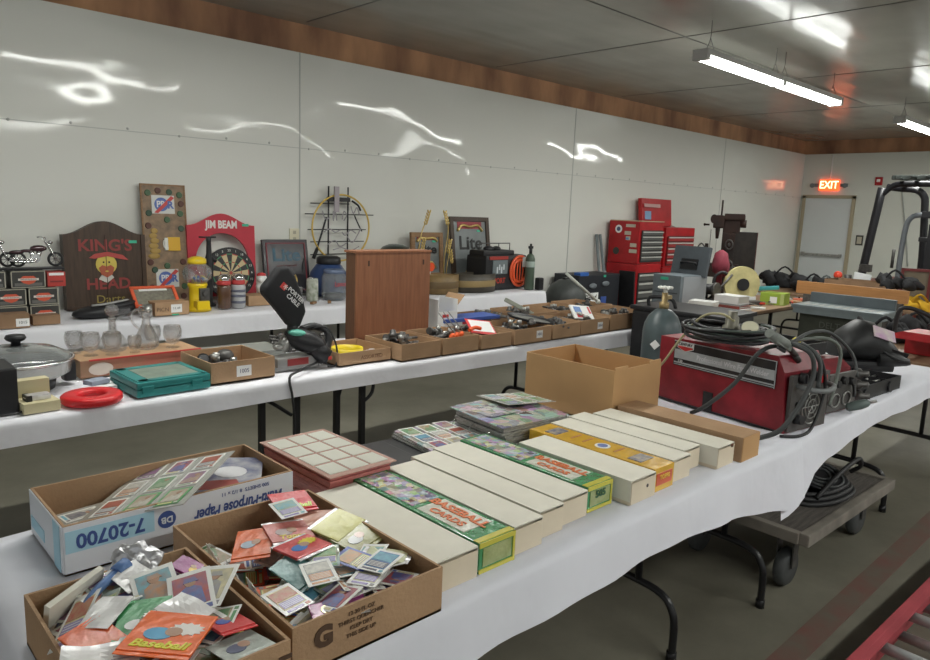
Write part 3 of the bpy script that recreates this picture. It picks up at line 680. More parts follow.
for i in range(3): b.tube([(.17 + (.03 + .022 * i) * math.cos(a), -.015, .1 + (.03 + .022 * i) * math.sin(a)) for a in [k_ * PI / 6 for k_ in range(12)]], .003, closed=True, seg=5, smooth=2)
for i in range(6): b.cone((.17, -.015, .1), (.17 + .074 * math.cos(i * PI / 3), -.015, .1 + .074 * math.sin(i * PI / 3)), .0025, seg=5)
b.done('fan_grille', steel, W)
B().tube([(.05, .01, .20), (.05, -.06, .195), (.14, -.085, .185), (.24, -.06, .19), (.25, .01, .195)], .011, m=0).done('handle', mat('grey_rubber', (.16, .17, .17), .5), W)
B().cone((.06, -.01, .06), (.06, -.045, .06), .022, .018).cone((.06, -.01, .12), (.06, -.035, .12), .012).done('socket', blackp, W)
W2 = thing('wire_feed_welder', 'smaller red welder with a dark front between the larger welder and the mask', 'welder', (3.36, 1.15, ZT), R(-8))
prof = [(0, 0), (.42, 0), (.42, .215), (.08, .23), (.03, .19)]
B().prism(prof, .266, TT).done('housing', redw, W2)
B().box((.133, -.004, .095), (.25, .016, .175)).done('front_panel', MC['panel_dusty'], W2)
for x, z in ((.06, .14), (.12, .15), (.19, .14)): B().cone((x, -.01, z), (x, -.035, z), .02, .016, seg=12).done('knob', blackp, W2)
for x in (.07, .17):
    b = B().tube([(x + .035 * math.cos(a), -.016, .06 + .03 * math.sin(a)) for a in [k_ * PI / 6 for k_ in range(12)]], .004, closed=True, seg=6, smooth=2)
    b.done('gauge_ring', steel, W2)
B().box((.13, .22, .238), (.26, .02, .02)).tube([(.02, .1, .23), (.03, .1, .275), (.23, .3, .275), (.24, .3, .23)], .01).done('handle', blackp, W2)
o = thing('plastic_tray', 'black plastic tray on the smaller welder holding yellow parts', 'tray', (3.50, 1.40, ZT + .235), R(-8))
b = B().box((0, 0, .005), (.24, .26, .008))
for s in (-1, 1): b.box((s * .12, 0, .03), (.006, .26, .06)).box((0, s * .13, .03), (.24, .006, .06))
b.done('tray_body', blackp, o)
for i, (x, y) in enumerate(((3.44, 1.42), (3.49, 1.46), (3.52, 1.38), (3.46, 1.36))):
    tag(B().lathe([(.02, 0), (.03, .015), (.02, .035), (.012, .04)], seg=10, rot=(R(40 * i), R(20), 0)).done('yellow_fitting', flat((.75, .62, .06)), loc=(x, y, 1.025)), 'yellow plastic part in the black tray on the smaller welder', 'fitting', 'yellow parts in the tray')
# hose coil, regulator, gauge
r6 = random.Random(6)
pts = []
for i in range(9 * 12):
    a = i * PI / 6; rr_ = .125 + .028 * math.sin(i * .37) + .012 * (i // 12 % 3)
    pts.append((2.975 + rr_ * .86 * math.cos(a) + .012 * math.sin(i * .21), 1.46 + rr_ * 1.18 * math.sin(a), 1.092 + (i / 108) * .055 + .008 * math.sin(i * .9)))
cable('coil of black hose heaped on top of the larger welder', pts, .0075, blackp, 'hose_coil', 'hose', sm=2)
pts = []
for i in range(4 * 12):
    a = i * PI / 6; rr_ = .15 + .02 * math.sin(i * .5)
    pts.append((2.99 + rr_ * .9 * math.cos(a), 1.43 + rr_ * 1.2 * math.sin(a), 1.095 + (i / 48) * .04 + .02 * math.sin(i * .31)))
cable('thin grey green hose looped among the black coil on the larger welder', pts, .005, mat('hose_greygreen', (.07, .09, .08), .5), 'thin_hose', 'hose', sm=2)
o = thing('gas_regulator', 'dull brass gas regulator sitting inside the hose coil on the welder', 'regulator', (2.95, 1.42, 1.085)); o.scale = (1.1, 1.1, 1.3)
B().lathe([(.03, 0), (.034, .02), (.034, .05), (.026, .055), (.026, .08), (.018, .085), (.018, .10)], seg=18).done('body', mat('dull_brass', (.20, .19, .15), .5, metal=.4, var=.3), o)
B().cone((.02, 0, .02), (.09, .01, .02), .01, seg=10).cone((-.02, 0, .02), (-.07, 0, .015), .008, seg=10).done('stem', brass, o)
o = thing('pressure_gauge', 'round cream pressure gauge lying beside the regulator on the welder', 'gauge', (2.92, 1.325, 1.155), rot=(R(12), R(-38), 0))
B().cone((0, 0, -.018), (0, 0, .008), .036, .038, seg=24).done('case', steel, o)
B().cone((0, 0, .008), (0, 0, .010), .033, seg=24).done('dial', flat((.62, .60, .45), .3, .6), o)
cable('pale tan hose arching from the big carton over the larger welder', [(2.93, 1.90, .80), (2.95, 1.76, .90), (2.95, 1.66, 1.05), (2.94, 1.56, 1.17), (2.92, 1.46, 1.20), (2.93, 1.40, 1.175)], .0055, mat('tan_hose', (.42, .38, .22), .5), 'tan_hose', 'hose')
dk = mat('dusty_cable', (.05, .055, .055), .6, var=.3)
cable('thick dusty cable looping down across the side label of the larger welder', [(2.82, 1.50, .765), (2.79, 1.42, .82), (2.80, 1.31, .94), (2.82, 1.24, 1.07), (2.90, 1.20, 1.105), (2.98, 1.12, 1.11), (3.0, 1.06, 1.05), (2.97, 1.045, .95)], .009, dk)
cable('thick cable hanging in front of the larger welder to the table', [(2.70, 1.16, .76), (2.74, 1.09, .80), (2.80, 1.06, .87), (2.88, 1.05, .95), (2.92, 1.05, 1.03), (2.92, 1.08, 1.10), (2.95, 1.2, 1.12)], .010, dk)
cable('long black lead hanging from the larger welder in front of the smaller one', [(2.84, 1.12, .755), (2.90, 1.07, .757), (3.02, 1.07, .765), (3.10, 1.07, .86), (3.11, 1.07, .97), (3.05, 1.1, 1.08), (2.98, 1.2, 1.12)], .0065, rubber)
cable('black cable arching over the smaller welder towards the mask', [(3.05, 1.20, 1.10), (3.25, 1.20, 1.13), (3.50, 1.20, 1.10), (3.62, 1.14, 1.0), (3.60, 1.1, .9)], .008, dk)
cable('green grey cable bent over the front of the smaller welder', [(3.12, 1.25, 1.09), (3.26, 1.15, 1.11), (3.33, 1.10, 1.06), (3.30, 1.09, .93), (3.22, 1.08, .83)], .008, mat('hose_green', (.12, .14, .12), .5))
cable('dark lead drooping from the smaller welder to the steel clamp', [(3.50, 1.16, .92), (3.55, 1.10, .88), (3.53, 1.08, .82)], .008, rubber)
o = thing('welding_gun', 'grey metal welding gun lying across the top end of the larger welder', 'welding gun', (2.86, 1.17, 1.135), rot=(0, R(22), R(-5)))
gm = mat('gun_grey', (.21, .23, .21), .5, var=.3, vscale=20)
B().cone((-.10, 0, 0), (.05, 0, 0), .018, .022, seg=12).box((.02, 0, -.005), (.13, .028, .03), bev=.006).done('handle', gm, o)
B().cone((.05, 0, 0), (.15, 0, -.015), .014, .012, seg=12).cone((.15, 0, -.015), (.19, 0, -.03), .013, .015, seg=12).done('nozzle', steel_d, o)
B().box((.03, 0, -.028), (.06, .012, .015), bev=.004).done('trigger', blackp, o)
o = thing('electrode_clamp', 'grey cylindrical clamp end hanging at the front edge of the white sheet', 'clamp', (3.47, 1.09, .775), rot=(R(10), R(68), R(-50)))
B().lathe([(.012, 0), (.02, .01), (.022, .06), (.018, .09), (.010, .10)], seg=14).done('grip', mat('clamp_grey', (.13, .17, .16), .45), o); B().cone((0, 0, .10), (0, 0, .13), .007, seg=8).done('tip', steel, o)
# small dark fittings on the front of the smaller welder
for i, (x, y, z) in enumerate(((3.66, 1.14, .93), (3.70, 1.15, .87), (3.68, 1.13, .82))):
    tag(B().lathe([(.012, 0), (.026, .01), (.026, .035), (.014, .045), (.014, .07)], seg=12, rot=(R(80), R(20 * i), R(10))).done('hose_connector', steel_d, loc=(x, y, z - .03)), 'dark hose connector hanging between the smaller welder and the open case', 'connector', 'hose connectors by the smaller welder')
# mask
M_ = thing('welding_mask', 'black welding mask with flipped visor and a pink sticker', 'mask', (4.44, 1.34, .90), rot=(0, 0, R(-42)))
gk = mat('mask_black', (.025, .026, .027), .5, var=.3)
MP = B()
def ssec(b, secs, n=24):
    rg = [[b.bm.verts.new((x, y0 + ry * math.cos(2 * PI * i / n), z0 + rz * math.sin(2 * PI * i / n))) for i in range(n)] for x, y0, z0, ry, rz in secs]
    for a, c in zip(rg, rg[1:]):
        for i in range(n):
            f = b.bm.faces.new((a[i], a[(i + 1) % n], c[(i + 1) % n], c[i])); f.smooth = True
    b.bm.faces.new(rg[0]); b.bm.faces.new(rg[-1][::-1])
    return b
ssec(B(), [(-.20, 0, -.02, .05, .01), (-.185, 0, .0, .09, .04), (-.13, 0, .035, .12, .085), (-.05, 0, .06, .135, .115), (.02, 0, .05, .135, .115), (.09, 0, .015, .125, .09), (.14, 0, -.015, .115, .06)]).done('visor_shell', gk, M_)
ssec(B(), [(.02, -.01, -.03, .125, .075), (.09, -.01, -.025, .135, .07), (.15, -.01, -.03, .13, .055), (.20, -.01, -.045, .11, .035), (.225, -.01, -.06, .08, .012)]).done('chin_shell', gk, M_)
B().box((-.03, -.005, -.075), (.30, .22, .06), bev=.02).done('head_band', blackp, M_)
B().box((.035, -.112, .112), (.13, .075, .005), rot=(R(48), R(16), 0)).done('sticker', mat('pink_sticker', (.50, .28, .47), .4, col2=(.62, .58, .52), vscale=16), M_)
B().box((.13, -.118, .005), (.10, .012, .03), rot=(R(20), R(15), 0), bev=.004).done('lens_frame', blackp, M_)
B().tube([(.03, -.12, .02), (.10, -.15, -.02), (.19, -.12, -.035), (.235, 0, -.04)], .007).done('brim', gk, M_)
o = thing('open_tool_case', 'open black plastic tool case with compartments in front of the mask', 'case', (4.02, 1.235, ZT), R(-3))
b = B().box((0, 0, .005), (.54, .24, .008), bev=.002)
for s in (-1, 1): b.box((s * .27, 0, .035), (.010, .25, .07), bev=.002).box((0, s * .12, .035), (.54, .010, .07), bev=.002)
for x in (-.12, .06, .17): b.box((x, 0, .03), (.006, .23, .05))
b.box((.0, .02, .03), (.5, .006, .05)).done('tray_body', blackp, o)
B().box((0, .13, .075), (.54, .02, .012), rot=(R(20), 0, 0)).cone((-.2, -.125, .03), (-.2, -.135, .03), .03).cone((.12, -.125, .03), (.12, -.135, .03), .03).done('rim', blackp, o)
for i in range(6):
    tag(B().cone((0, 0, 0), (.12, 0, 0), .005 + .001 * (i % 3), seg=8).cone((.12, 0, 0), (.14, 0, 0), .004, .001, seg=8).done('drill_bit', steel, loc=(3.82 + .07 * i, 1.17 + .03 * (i % 3), .785), rot=(0, R(-4), R(15 * (i % 4) - 20))), 'steel bit lying in the open black tool case before the mask', 'drill bit', 'bits in the open black case')
ftable('bare brown folding table carrying the red toolbox at the right edge', 5.28, 7.0, .95, 1.90, (5.35, 6.8), topb)

# gas cylinder, tote
G = thing('gas_cylinder', 'dark green grey gas cylinder with brass valve behind the large open carton', 'gas cylinder', (3.80, 2.26, 0))
tk = mat('cylinder_paint', (.075, .10, .105), .38, var=.3, vscale=5)
B().lathe([(.10, 0), (.115, .02), (.115, .92), (.108, .97), (.085, 1.02), (.05, 1.055), (.028, 1.065)], seg=28).done('tank', tk, G)
B().lathe([(.028, 1.063), (.03, 1.10), (.018, 1.105), (.018, 1.16)], seg=14).box((.03, 0, 1.13), (.07, .024, .024), bev=.004).done('valve', brass, G)
b = B().cone((0, 0, 1.16), (0, 0, 1.185), .012, seg=8)
for i in range(9):
    a = i * 2 * PI / 9; b.sph((.036 * math.cos(a), .036 * math.sin(a), 1.19), (.011, .011, .009), seg=8)
b.cone((0, 0, 1.184), (0, 0, 1.196), .036, seg=18).done('hand_wheel', flat((.75, .75, .7)), G)
B().prism([(-.03, 0), (.0, .03), (.03, 0), (0, -.03)], .002, Matrix.Translation((-.116, -.03, .86)) @ Euler((PI / 2, 0, -R(75))).to_matrix().to_4x4()).done('label', whiteg, G)
o = thing('tool_tote', 'black plastic tote with a bent handle behind the gas cylinder', 'tote', (4.88, 2.66, 0), R(2)); o.scale = (1, 1, 1.05)
b = B().box((0, 0, .44), (.50, .72, .86), bev=.02).done('tub', blackp, o); B().box((0, 0, .885), (.53, .75, .03), bev=.01).done('lid', blackp, o)
B().tube([(-.18, .26, .89), (-.18, .26, .96), (-.16, .1, .965), (-.15, .06, .9)], .014).done('handle', blackp, o)

# ---------------------------------------------------------------- trolley under the tables
o = thing('flat_trolley', 'worn flatbed trolley with wooden deck under the welder table', 'trolley', (3.58, 1.34, 0), R(-1))
B().box((0, 0, .275), (1.04, .58, .03), bev=.004).done('deck', wood_grey, o)
B().box((0, -.30, .275), (1.08, .045, .055), bev=.008).done('deck_rail', mat('rail_pale', (.21, .19, .16), .8, var=.3), o); B().box((0, .30, .275), (1.08, .045, .055), bev=.008).done('deck_rail', MC['rail_pale'], o)
B().box((-.53, 0, .275), (.04, .56, .05), bev=.006).done('end_rail', MC['rail_pale'], o); B().box((.53, 0, .275), (.04, .56, .05), bev=.006).done('end_rail', MC['rail_pale'], o)
for x in (-.44, .40):
    for y in (-.2, .22):
        f = B().box((x, y - .035, .17), (.05, .006, .15)).box((x, y + .035, .17), (.05, .006, .15)).box((x, y, .245), (.09, .09, .012)).done('caster', steel_d, o)
        B().lathe([(.02, -.025), (.075, -.025), (.088, -.014), (.088, .014), (.075, .025), (.02, .025)], (x, y, .088), 24, rot=(PI / 2, 0, 0)).done('wheel', mat('wheel_grey', (.07, .075, .075), .6, var=.3), f)
for q in range(3):
    pts = [(3.62 + (.24 - .02 * q) * math.cos(a) * 1.1, 1.27 + (.20 - .015 * q) * math.sin(a), .31 + .018 * q + .01 * math.sin(3 * a)) for a in [i * PI / 6 for i in range(12)]]
    tag(B().tube(pts, .012, closed=True, smooth=3).done('hose_loop', rubber), 'loop of dark hose lying on the trolley deck', 'hose', 'hose loops on the trolley')
cable('black hose rising from the trolley up towards the tabletop', [(3.42, 1.15, .33), (3.6, 1.12, .42), (3.85, 1.12, .44), (4.0, 1.15, .36), (4.02, 1.2, .31)], .011)
o = thing('cable_reel', 'round dark reel lying on the trolley deck', 'reel', (3.62, 1.24, .29), rot=(R(14), R(-8), 0))
B().cone((0, 0, .03), (0, 0, .045), .13, seg=28).cone((0, 0, .09), (0, 0, .105), .13, seg=28).cone((0, 0, .04), (0, 0, .1), .06, seg=20).done('spool', blackp, o)
b = B()
for i in range(3): b.tube([((.05 + .03 * i) * math.cos(a), (.05 + .03 * i) * math.sin(a), .108) for a in [k_ * PI / 6 for k_ in range(12)]], .006, closed=True, seg=6, smooth=2)
b.done('reel_rings', MC['wheel_grey'], o)
# ladder
o = thing('extension_ladder', 'red fibreglass extension ladder with grey rungs lying on the floor', 'ladder', (3.6, .42, 0), R(-1.5))
lr = mat('ladder_red', (.42, .07, .085), .5, var=.25, vscale=4)
for k_, (y, z) in enumerate(((.235, .055), (.20, .145))):
    B().box((0, y, z), (3.6, .028, .085), bev=.004).box((0, y - .018, z + .038), (3.6, .035, .008)).done('rail', lr, o)
    B().box((0, -y, z), (3.6, .028, .085), bev=.004).done('rail', lr, o)
alu = mat('aluminium', (.55, .58, .57), .35, metal=.3)
for i in range(11):
    for z, dx in ((.055, 0), (.145, .0)):
        B().cone((-1.55 + i * .305 + dx, -.21, z + .012), (-1.55 + i * .305 + dx, .21, z + .012), .020, seg=10).done('rung', alu, o)

# ---------------------------------------------------------------- small tool meshes
def keep(o): me = o.data; bpy.data.objects.remove(o); return me
def m_wrench():
    b = B(); b.box((0, 0, 0), (.13, .014, .005), bev=.002); b.lathe([(.012, -.004), (.014, 0), (.012, .004)], (-.07, 0, 0), 12); b.prism([(.06, -.014), (.09, -.016), (.088, -.006), (.076, 0), (.088, .006), (.09, .016), (.06, .014)], .008, Matrix.Translation((0, 0, -.004)))
    return keep(b.done('wrench', steel))
def m_socket(): return keep(B().lathe([(.012, 0), (.012, .018), (.017, .022), (.017, .045), (.012, .045), (.012, .03)], seg=12).done('socket', steel))
def m_pipe(): return keep(B().cone((-.05, 0, 0), (.05, 0, 0), .016, seg=12).cone((-.06, 0, 0), (-.035, 0, 0), .022, seg=12).cone((.035, 0, 0), (.06, 0, 0), .022, seg=12).done('pipe_fitting', steel_d))
def m_plier():
    b = B(); b.tube([(-.1, .03, 0), (-.04, .016, 0), (0, 0, 0), (.05, -.006, 0)], .007, m=1); b.tube([(-.1, -.03, 0), (-.04, -.016, 0), (0, 0, 0), (.05, .006, 0)], .007, m=0); b.cone((0, 0, -.006), (0, 0, .006), .013)
    return keep(b.done('pliers', [steel_d, steel_d]))
def m_driver(): return keep(B().lathe([(.006, 0), (.014, .01), (.012, .05), (.014, .08), (.008, .09)], rot=(0, PI / 2, 0), m=1, seg=10).cone((.09, 0, 0), (.2, 0, 0), .0035, seg=8, m=0).done('screwdriver', [steel, flat((.55, .05, .03), .4)]))
def m_lump(): return keep(B().lathe([(.01, 0), (.028, .004), (.03, .02), (.018, .026), (.018, .04), (.010, .046)], seg=14).box((.03, 0, .015), (.03, .016, .014), bev=.003).done('fitting', steel_d))
def m_bolt(): return keep(B().cone((0, 0, 0), (.07, 0, 0), .006, seg=8).cone((-.01, 0, 0), (0, 0, 0), .013, seg=6).done('bolt', steel))
TOOLS = [('wrench', m_wrench()), ('socket', m_socket()), ('pipe_fitting', m_pipe()), ('pliers', m_plier()), ('fitting', m_lump()), ('bolt', m_bolt()), ('screwdriver', m_driver())]
def fill(x0, x1, y0, y1, z, n, where, seed, kinds=(0, 1, 2, 3, 4, 5), dz=.03):
    r = random.Random(seed)
    mx, my = min(.08, (x1 - x0) * .27), min(.08, (y1 - y0) * .27)
    for i in range(n):
        nm, me = TOOLS[kinds[r.randrange(len(kinds))]]
        word = {'wrench': 'steel wrench', 'socket': 'small steel socket', 'pipe_fitting': 'dark pipe fitting', 'pliers': 'dark steel pliers', 'fitting': 'dark round metal fitting', 'bolt': 'steel bolt', 'screwdriver': 'red handled screwdriver'}[nm]
        inst(me, nm, '%s among loose parts in %s' % (word, where), nm.replace('_', ' '), '%s in %s' % (nm.replace('_', ' '), where), (r.uniform(x0 + mx, x1 - mx), r.uniform(y0 + my, y1 - my), z + .02 + dz * i / n), (R(r.uniform(-14, 14)), R(r.uniform(-14, 14)), r.uniform(0, 6.28)), 1)
def price(parent, x, y, z, s, w=.06, h=.05):
    B().box((x, y - .001, z), (w, .002, h)).done('price_tag', white, parent)
    text(s, h * .55, parent, (x, y - .003, z), TF, flat((.12, .12, .2)), name='price', sx=.9)

# ---------------------------------------------------------------- middle table, left to right
o = thing('speaker_box', 'black box at the left edge of the middle table', 'box', (.53, 3.26, ZT))
B().box((0, 0, .09), (.18, .22, .18), bev=.008).done('box_body', blackp, o)
cable('black cord lying in front of the black box', [(.46, 3.13, .756), (.56, 3.115, .756), (.62, 3.13, .756), (.66, 3.2, .756)], .004)
o = thing('cream_carton', 'small cream cardboard box with an open tray and foil packet', 'box', (.685, 3.19, ZT), R(4))
cr = mat('cream_card', (.58, .52, .32), .7)
B().box((0, .055, .055), (.125, .05, .11)).done('box_body', cr, o)
B().box((0, -.02, .02), (.13, .12, .04)).done('tray', cr, o)
B().box((0, -.02, .052), (.09, .05, .024), bev=.01).done('foil_packet', foil, o); B().box((-.035, -.02, .050), (.02, .055, .026)).done('dark_strap', blackp, o)
o = thing('tape_ring', 'flat bright red plastic ring lying on the white sheet', 'ring', (.885, 3.16, ZT + .002))
B().lathe([(.055, .004), (.062, .0), (.108, .0), (.117, .010), (.117, .028), (.108, .036), (.062, .036), (.055, .028)], seg=36, loop=True).done('ring_body', mat('bright_red', (.62, .015, .02), .4, coat=.2), o)
# electric skillet
S = thing('electric_skillet', 'round steel electric skillet with a glass lid and black knob', 'skillet', (.70, 3.55, ZT))
B().lathe([(.12, .05), (.17, .055), (.205, .075), (.215, .125), (.222, .13), (.212, .132)], seg=36).done('pan', mat('brushed_steel', (.42, .42, .40), .25, metal=.85), S)
B().lathe([(.14, 0), (.15, .05), (.12, .06)], seg=30).box((.20, 0, .06), (.05, .07, .09), bev=.01).done('base', blackp, S)
B().lathe([(.215, .132), (.205, .150), (.15, .178), (.07, .192), (.02, .195), (.02, .192), (.07, .188), (.15, .173), (.20, .145), (.21, .132)], seg=36).done('glass_lid', mat('smoke_glass', (.75, .78, .78), .04, trans=.85), S)
B().lathe([(.214, .130), (.224, .132), (.224, .140), (.214, .142)], seg=36, loop=True).done('lid_rim', chrome, S)
B().lathe([(.02, .195), (.018, .21), (.035, .218), (.042, .228), (.036, .24), (.02, .243)], seg=20).done('lid_knob', blackp, S)
# tray of glassware
o = thing('cardboard_tray', 'long red and brown printed cardboard box with cut glassware on top', 'box', (1.25, 3.72, ZT), R(1))
B().box((0, 0, .042), (.58, .24, .084), bev=.002).done('box_body', cardb, o)
B().box((0, -.1215, .042), (.58, .002, .080)).done('front_print', mat('tray_print', (.40, .12, .08), .6, col2=(.30, .17, .10), vscale=5), o)
B().prism(disc(.055, 20, 0, 0, .55), .001, FR(-.20, -.123, .038)).done('crest', flat((.65, .55, .48)), o)
B().box((.02, -.122, .083), (.54, .012, .007)).done('red_edge', flat((.5, .03, .03)), o)
goblet = keep(B().lathe([(.034, 0), (.032, .005), (.012, .010), (.012, .018), (.034, .03), (.046, .06), (.048, .09), (.041, .118), (.038, .118), (.044, .09), (.042, .062), (.028, .034), (.006, .026)], seg=24).done('goblet', frost))
for i, (x, y, z, s, l) in enumerate(((1.04, 3.70, .758, .95, 'cut glass goblet nearest the skillet in the tray'), (1.13, 3.67, .758, .95, 'cut glass goblet just left of the decanter'), (.995, 3.80, .758, .9, 'cut glass goblet behind the one nearest the skillet'), (1.435, 3.70, .805, .98, 'large cut glass goblet right of the pitcher'), (1.37, 3.80, .805, .9, 'cut glass goblet behind the pitcher'), (1.235, 3.67, .758, .72, 'short cut glass goblet between decanter and pitcher'))):
    inst(goblet, 'glass_goblet', l, 'glass', None, (x, y, ZT + .085), (0, 0, 0), s)
o = thing('glass_decanter', 'cut glass decanter with a faceted ball stopper', 'decanter', (1.165, 3.77, ZT + .085)); o.scale = (.95, .95, .70)
B().lathe([(.055, 0), (.066, .01), (.066, .07), (.05, .11), (.02, .15), (.018, .22), (.026, .235), (.022, .235), (.014, .21), (.014, .15)], seg=24).done('bottle', frost, o)
B().lathe([(.012, .215), (.014, .24), (.012, .25), (.03, .268), (.036, .295), (.028, .325), (.008, .338)], seg=10).done('stopper', frost, o)
o = thing('glass_pitcher', 'clear glass pitcher with a looped handle', 'pitcher', (1.315, 3.73, ZT + .085)); o.scale = (.8, .8, .77)
B().lathe([(.05, 0), (.072, .02), (.074, .06), (.055, .11), (.028, .165), (.026, .22), (.038, .26), (.034, .26), (.022, .22), (.024, .165), (.05, .108), (.068, .06), (.066, .02)], seg=24).done('jug', glass, o)
B().tube([(-.028, 0, .25), (-.06, 0, .265), (-.085, 0, .235), (-.08, 0, .18), (-.045, 0, .14)], .007).done('handle', glass, o)
# teal case
o = thing('tool_case', 'teal plastic tool case with a recessed grey lid panel', 'case', (1.205, 3.265, ZT), R(2))
tl = mat('teal_plastic', (.02, .22, .21), .45, coat=.2)
B().box((0, 0, .018), (.33, .32, .034), bev=.008).done('case_base', tl, o)
B().box((0, 0, .052), (.33, .32, .030), bev=.008).box((-.0, .13, .068), (.29, .04, .006)).box((0, -.13, .068), (.29, .035, .006)).box((-.13, 0, .068), (.05, .29, .006)).box((.145, 0, .068), (.025, .29, .006)).done('case_lid', tl, o)
B().box((.02, .0, .0675), (.24, .22, .004)).done('lid_panel', mat('lid_panel_grey', (.20, .25, .20), .4, var=.2, vscale=16), o)
B().box((-.12, -.162, .035), (.05, .012, .03), bev=.003).done('latch', tl, o); B().box((.10, -.162, .035), (.05, .012, .03), bev=.003).done('latch', tl, o)
for i, (x, y) in enumerate(((.985, 3.33), (.965, 3.37), (1.0, 3.38))):
    tag(B().box((0, 0, .012), (.09, .06, .02), rot=(0, 0, R(20 * i)), bev=.003).done('paper_packet', [white, mat('blue_grey', (.3, .34, .42), .6), white][i], loc=(x, y, ZT + .022 * (i % 2))), ['small white packet behind the red ring', 'bluish packet against the glassware tray', 'white folded paper by the teal case'][i], 'packet')
# carton 1005 and following cartons
o = carton('open brown carton of loose parts between teal case and sander', 1.395, 1.72, 3.15, 3.50, ZT, .85, cardb); price(o, -.0, -.176, .05, '1005', .075, .052)
fill(1.41, 1.70, 3.17, 3.48, ZT + .01, 12, 'the carton left of the sander', 21, (2, 4, 5, 1))
tag(B().lathe([(.015, 0), (.04, .01), (.045, .04), (.03, .06), (.02, .065)], seg=18).done('dark_dome', steel_d, loc=(1.58, 3.40, .79)), 'round dark metal dome in the carton by the teal case', 'fitting')
tag(B().lathe([(.01, 0), (.03, .004), (.034, .03), (.02, .035)], seg=18, rot=(R(50), 0, 0)).done('round_plug', blackp, loc=(1.47, 3.42, .80)), 'black round plug in the carton by the teal case', 'plug')
o = thing('metal_case', 'flat grey metal case behind the tagged carton', 'case', (1.80, 3.68, ZT), R(-3))
B().box((0, 0, .022), (.42, .26, .044), bev=.006).done('case_body', mat('case_grey', (.22, .23, .21), .45), o); B().box((-.05, -.02, .046), (.14, .03, .003)).done('silver_strip', flat((.6, .6, .56)), o); B().box((.0, -.133, .025), (.1, .008, .014)).done('handle', steel, o)
# cordless tool with dust bag
P = thing('belt_sander', 'black handheld power sander with an upright dust bag', 'power tool', (1.92, 3.27, ZT))
B().box((-.03, .0, .045), (.24, .12, .05), bev=.012).box((-.03, -.0, .012), (.26, .10, .022), bev=.004).done('sanding_base', mat('clear_grey', (.30, .30, .29), .3, var=.2), P)
B().box((-.035, -.062, .045), (.12, .006, .035)).done('red_window', flat((.28, .03, .03)), P)
B().sph((.03, -.02, .14), (.12, .065, .06), rot=(0, R(22), R(-20)), seg=20).cone((.06, -.03, .12), (.13, -.07, .05), .052, .048, seg=20).done('motor_housing', blackp, P)
B().sph((-.01, -.02, .185), (.06, .045, .022), rot=(0, R(10), 0)).done('green_cover', flat((.10, .36, .28)), P)
B().tube([(.05, .05, .19), (.13, .05, .20), (.20, .03, .16), (.18, .0, .09), (.13, -.01, .08)], .020, seg=10).done('handle', blackp, P)
B().cone((-.09, .01, .10), (-.05, .01, .17), .032, .03, seg=14).sph((-.115, .0, .12), (.03, .03, .02)).done('dust_port', steel, P)
B().cone((.128, -.068, .052), (.14, -.078, .045), .040, .034, seg=18).done('motor_cap', blackp, P)
B().box((.125, -.112, .055), (.02, .004, .018)).done('logo_patch', flat((.6, .05, .04)), P)
BG = B().prism([(-.030, -.01), (.028, -.02), (.065, .06), (.04, .16), (.0, .25), (-.035, .30), (-.085, .295), (-.175, .20), (-.175, .165), (-.10, .08)], .06, FR(-.03, .03, .235))
bmesh.ops.bevel(BG.bm, geom=BG.bm.edges[:], offset=.018, segments=3, affect='EDGES', profile=.6)
for f in BG.bm.faces: f.smooth = True
bag = BG.done('dust_bag', mat('black_cloth', (.018, .018, .02), .8), P)
text('PORTER\n CABLE', .031, bag, (-.04, -.0325, .375), (PI / 2, R(42), 0), flat((.78, .78, .78)), sx=1, bold=.0008)
B().box((-.098, -.032, .435), (.032, .003, .032), rot=(0, R(42), 0)).done('red_logo', flat((.65, .06, .05)), bag)
text('*', .06, bag, (-.098, -.0345, .422), (PI / 2, R(42), 0), whiteg)
B().cone((-.035, .0, .18), (-.03, .0, .245), .030, .026, seg=14).done('bag_collar', blackp, P)
cable('black cord hanging from the sander over the front of the middle table', [(2.0, 3.20, .78), (1.82, 3.10, .77), (1.745, 3.05, .755), (1.75, 3.03, .66), (1.765, 3.035, .5), (1.76, 3.05, .35)], .0065)
cable('black cord looping right of the sander', [(2.02, 3.32, .93), (2.08, 3.25, .95), (2.11, 3.2, .86), (2.10, 3.18, .76), (2.04, 3.17, .756)], .005)
fill(1.98, 2.3, 3.55, 3.84, ZT + .002, 12, 'the pile behind the sander', 22, (2, 3, 4), .06)
o = carton('shallow open carton with a yellow ring of foil cups', 2.10, 2.44, 3.15, 3.48, ZT, .82, cardb)
o2 = thing('yellow_ring', 'yellow plastic ring lying in the shallow carton', 'ring', (2.25, 3.30, .765)); B().lathe([(.075, 0), (.085, 0), (.088, .012), (.088, .05), (.082, .05), (.078, .014)], seg=30, loop=True).done('ring_body', flat((.72, .55, .02), .4), o2)
for i in range(7): tag(B().lathe([(.012, 0), (.018, .012), (.016, .012)], seg=12).done('foil_cup', foil, loc=(2.20 + .035 * i, 3.20 + .02 * (i % 3), .79)), 'shiny foil cup by the yellow ring', 'foil cup', 'foil cups in the shallow carton')
text('ASSORTED', .03, o, (.04, -.1665, .035), TF, flat((.16, .08, .04)), sx=1)
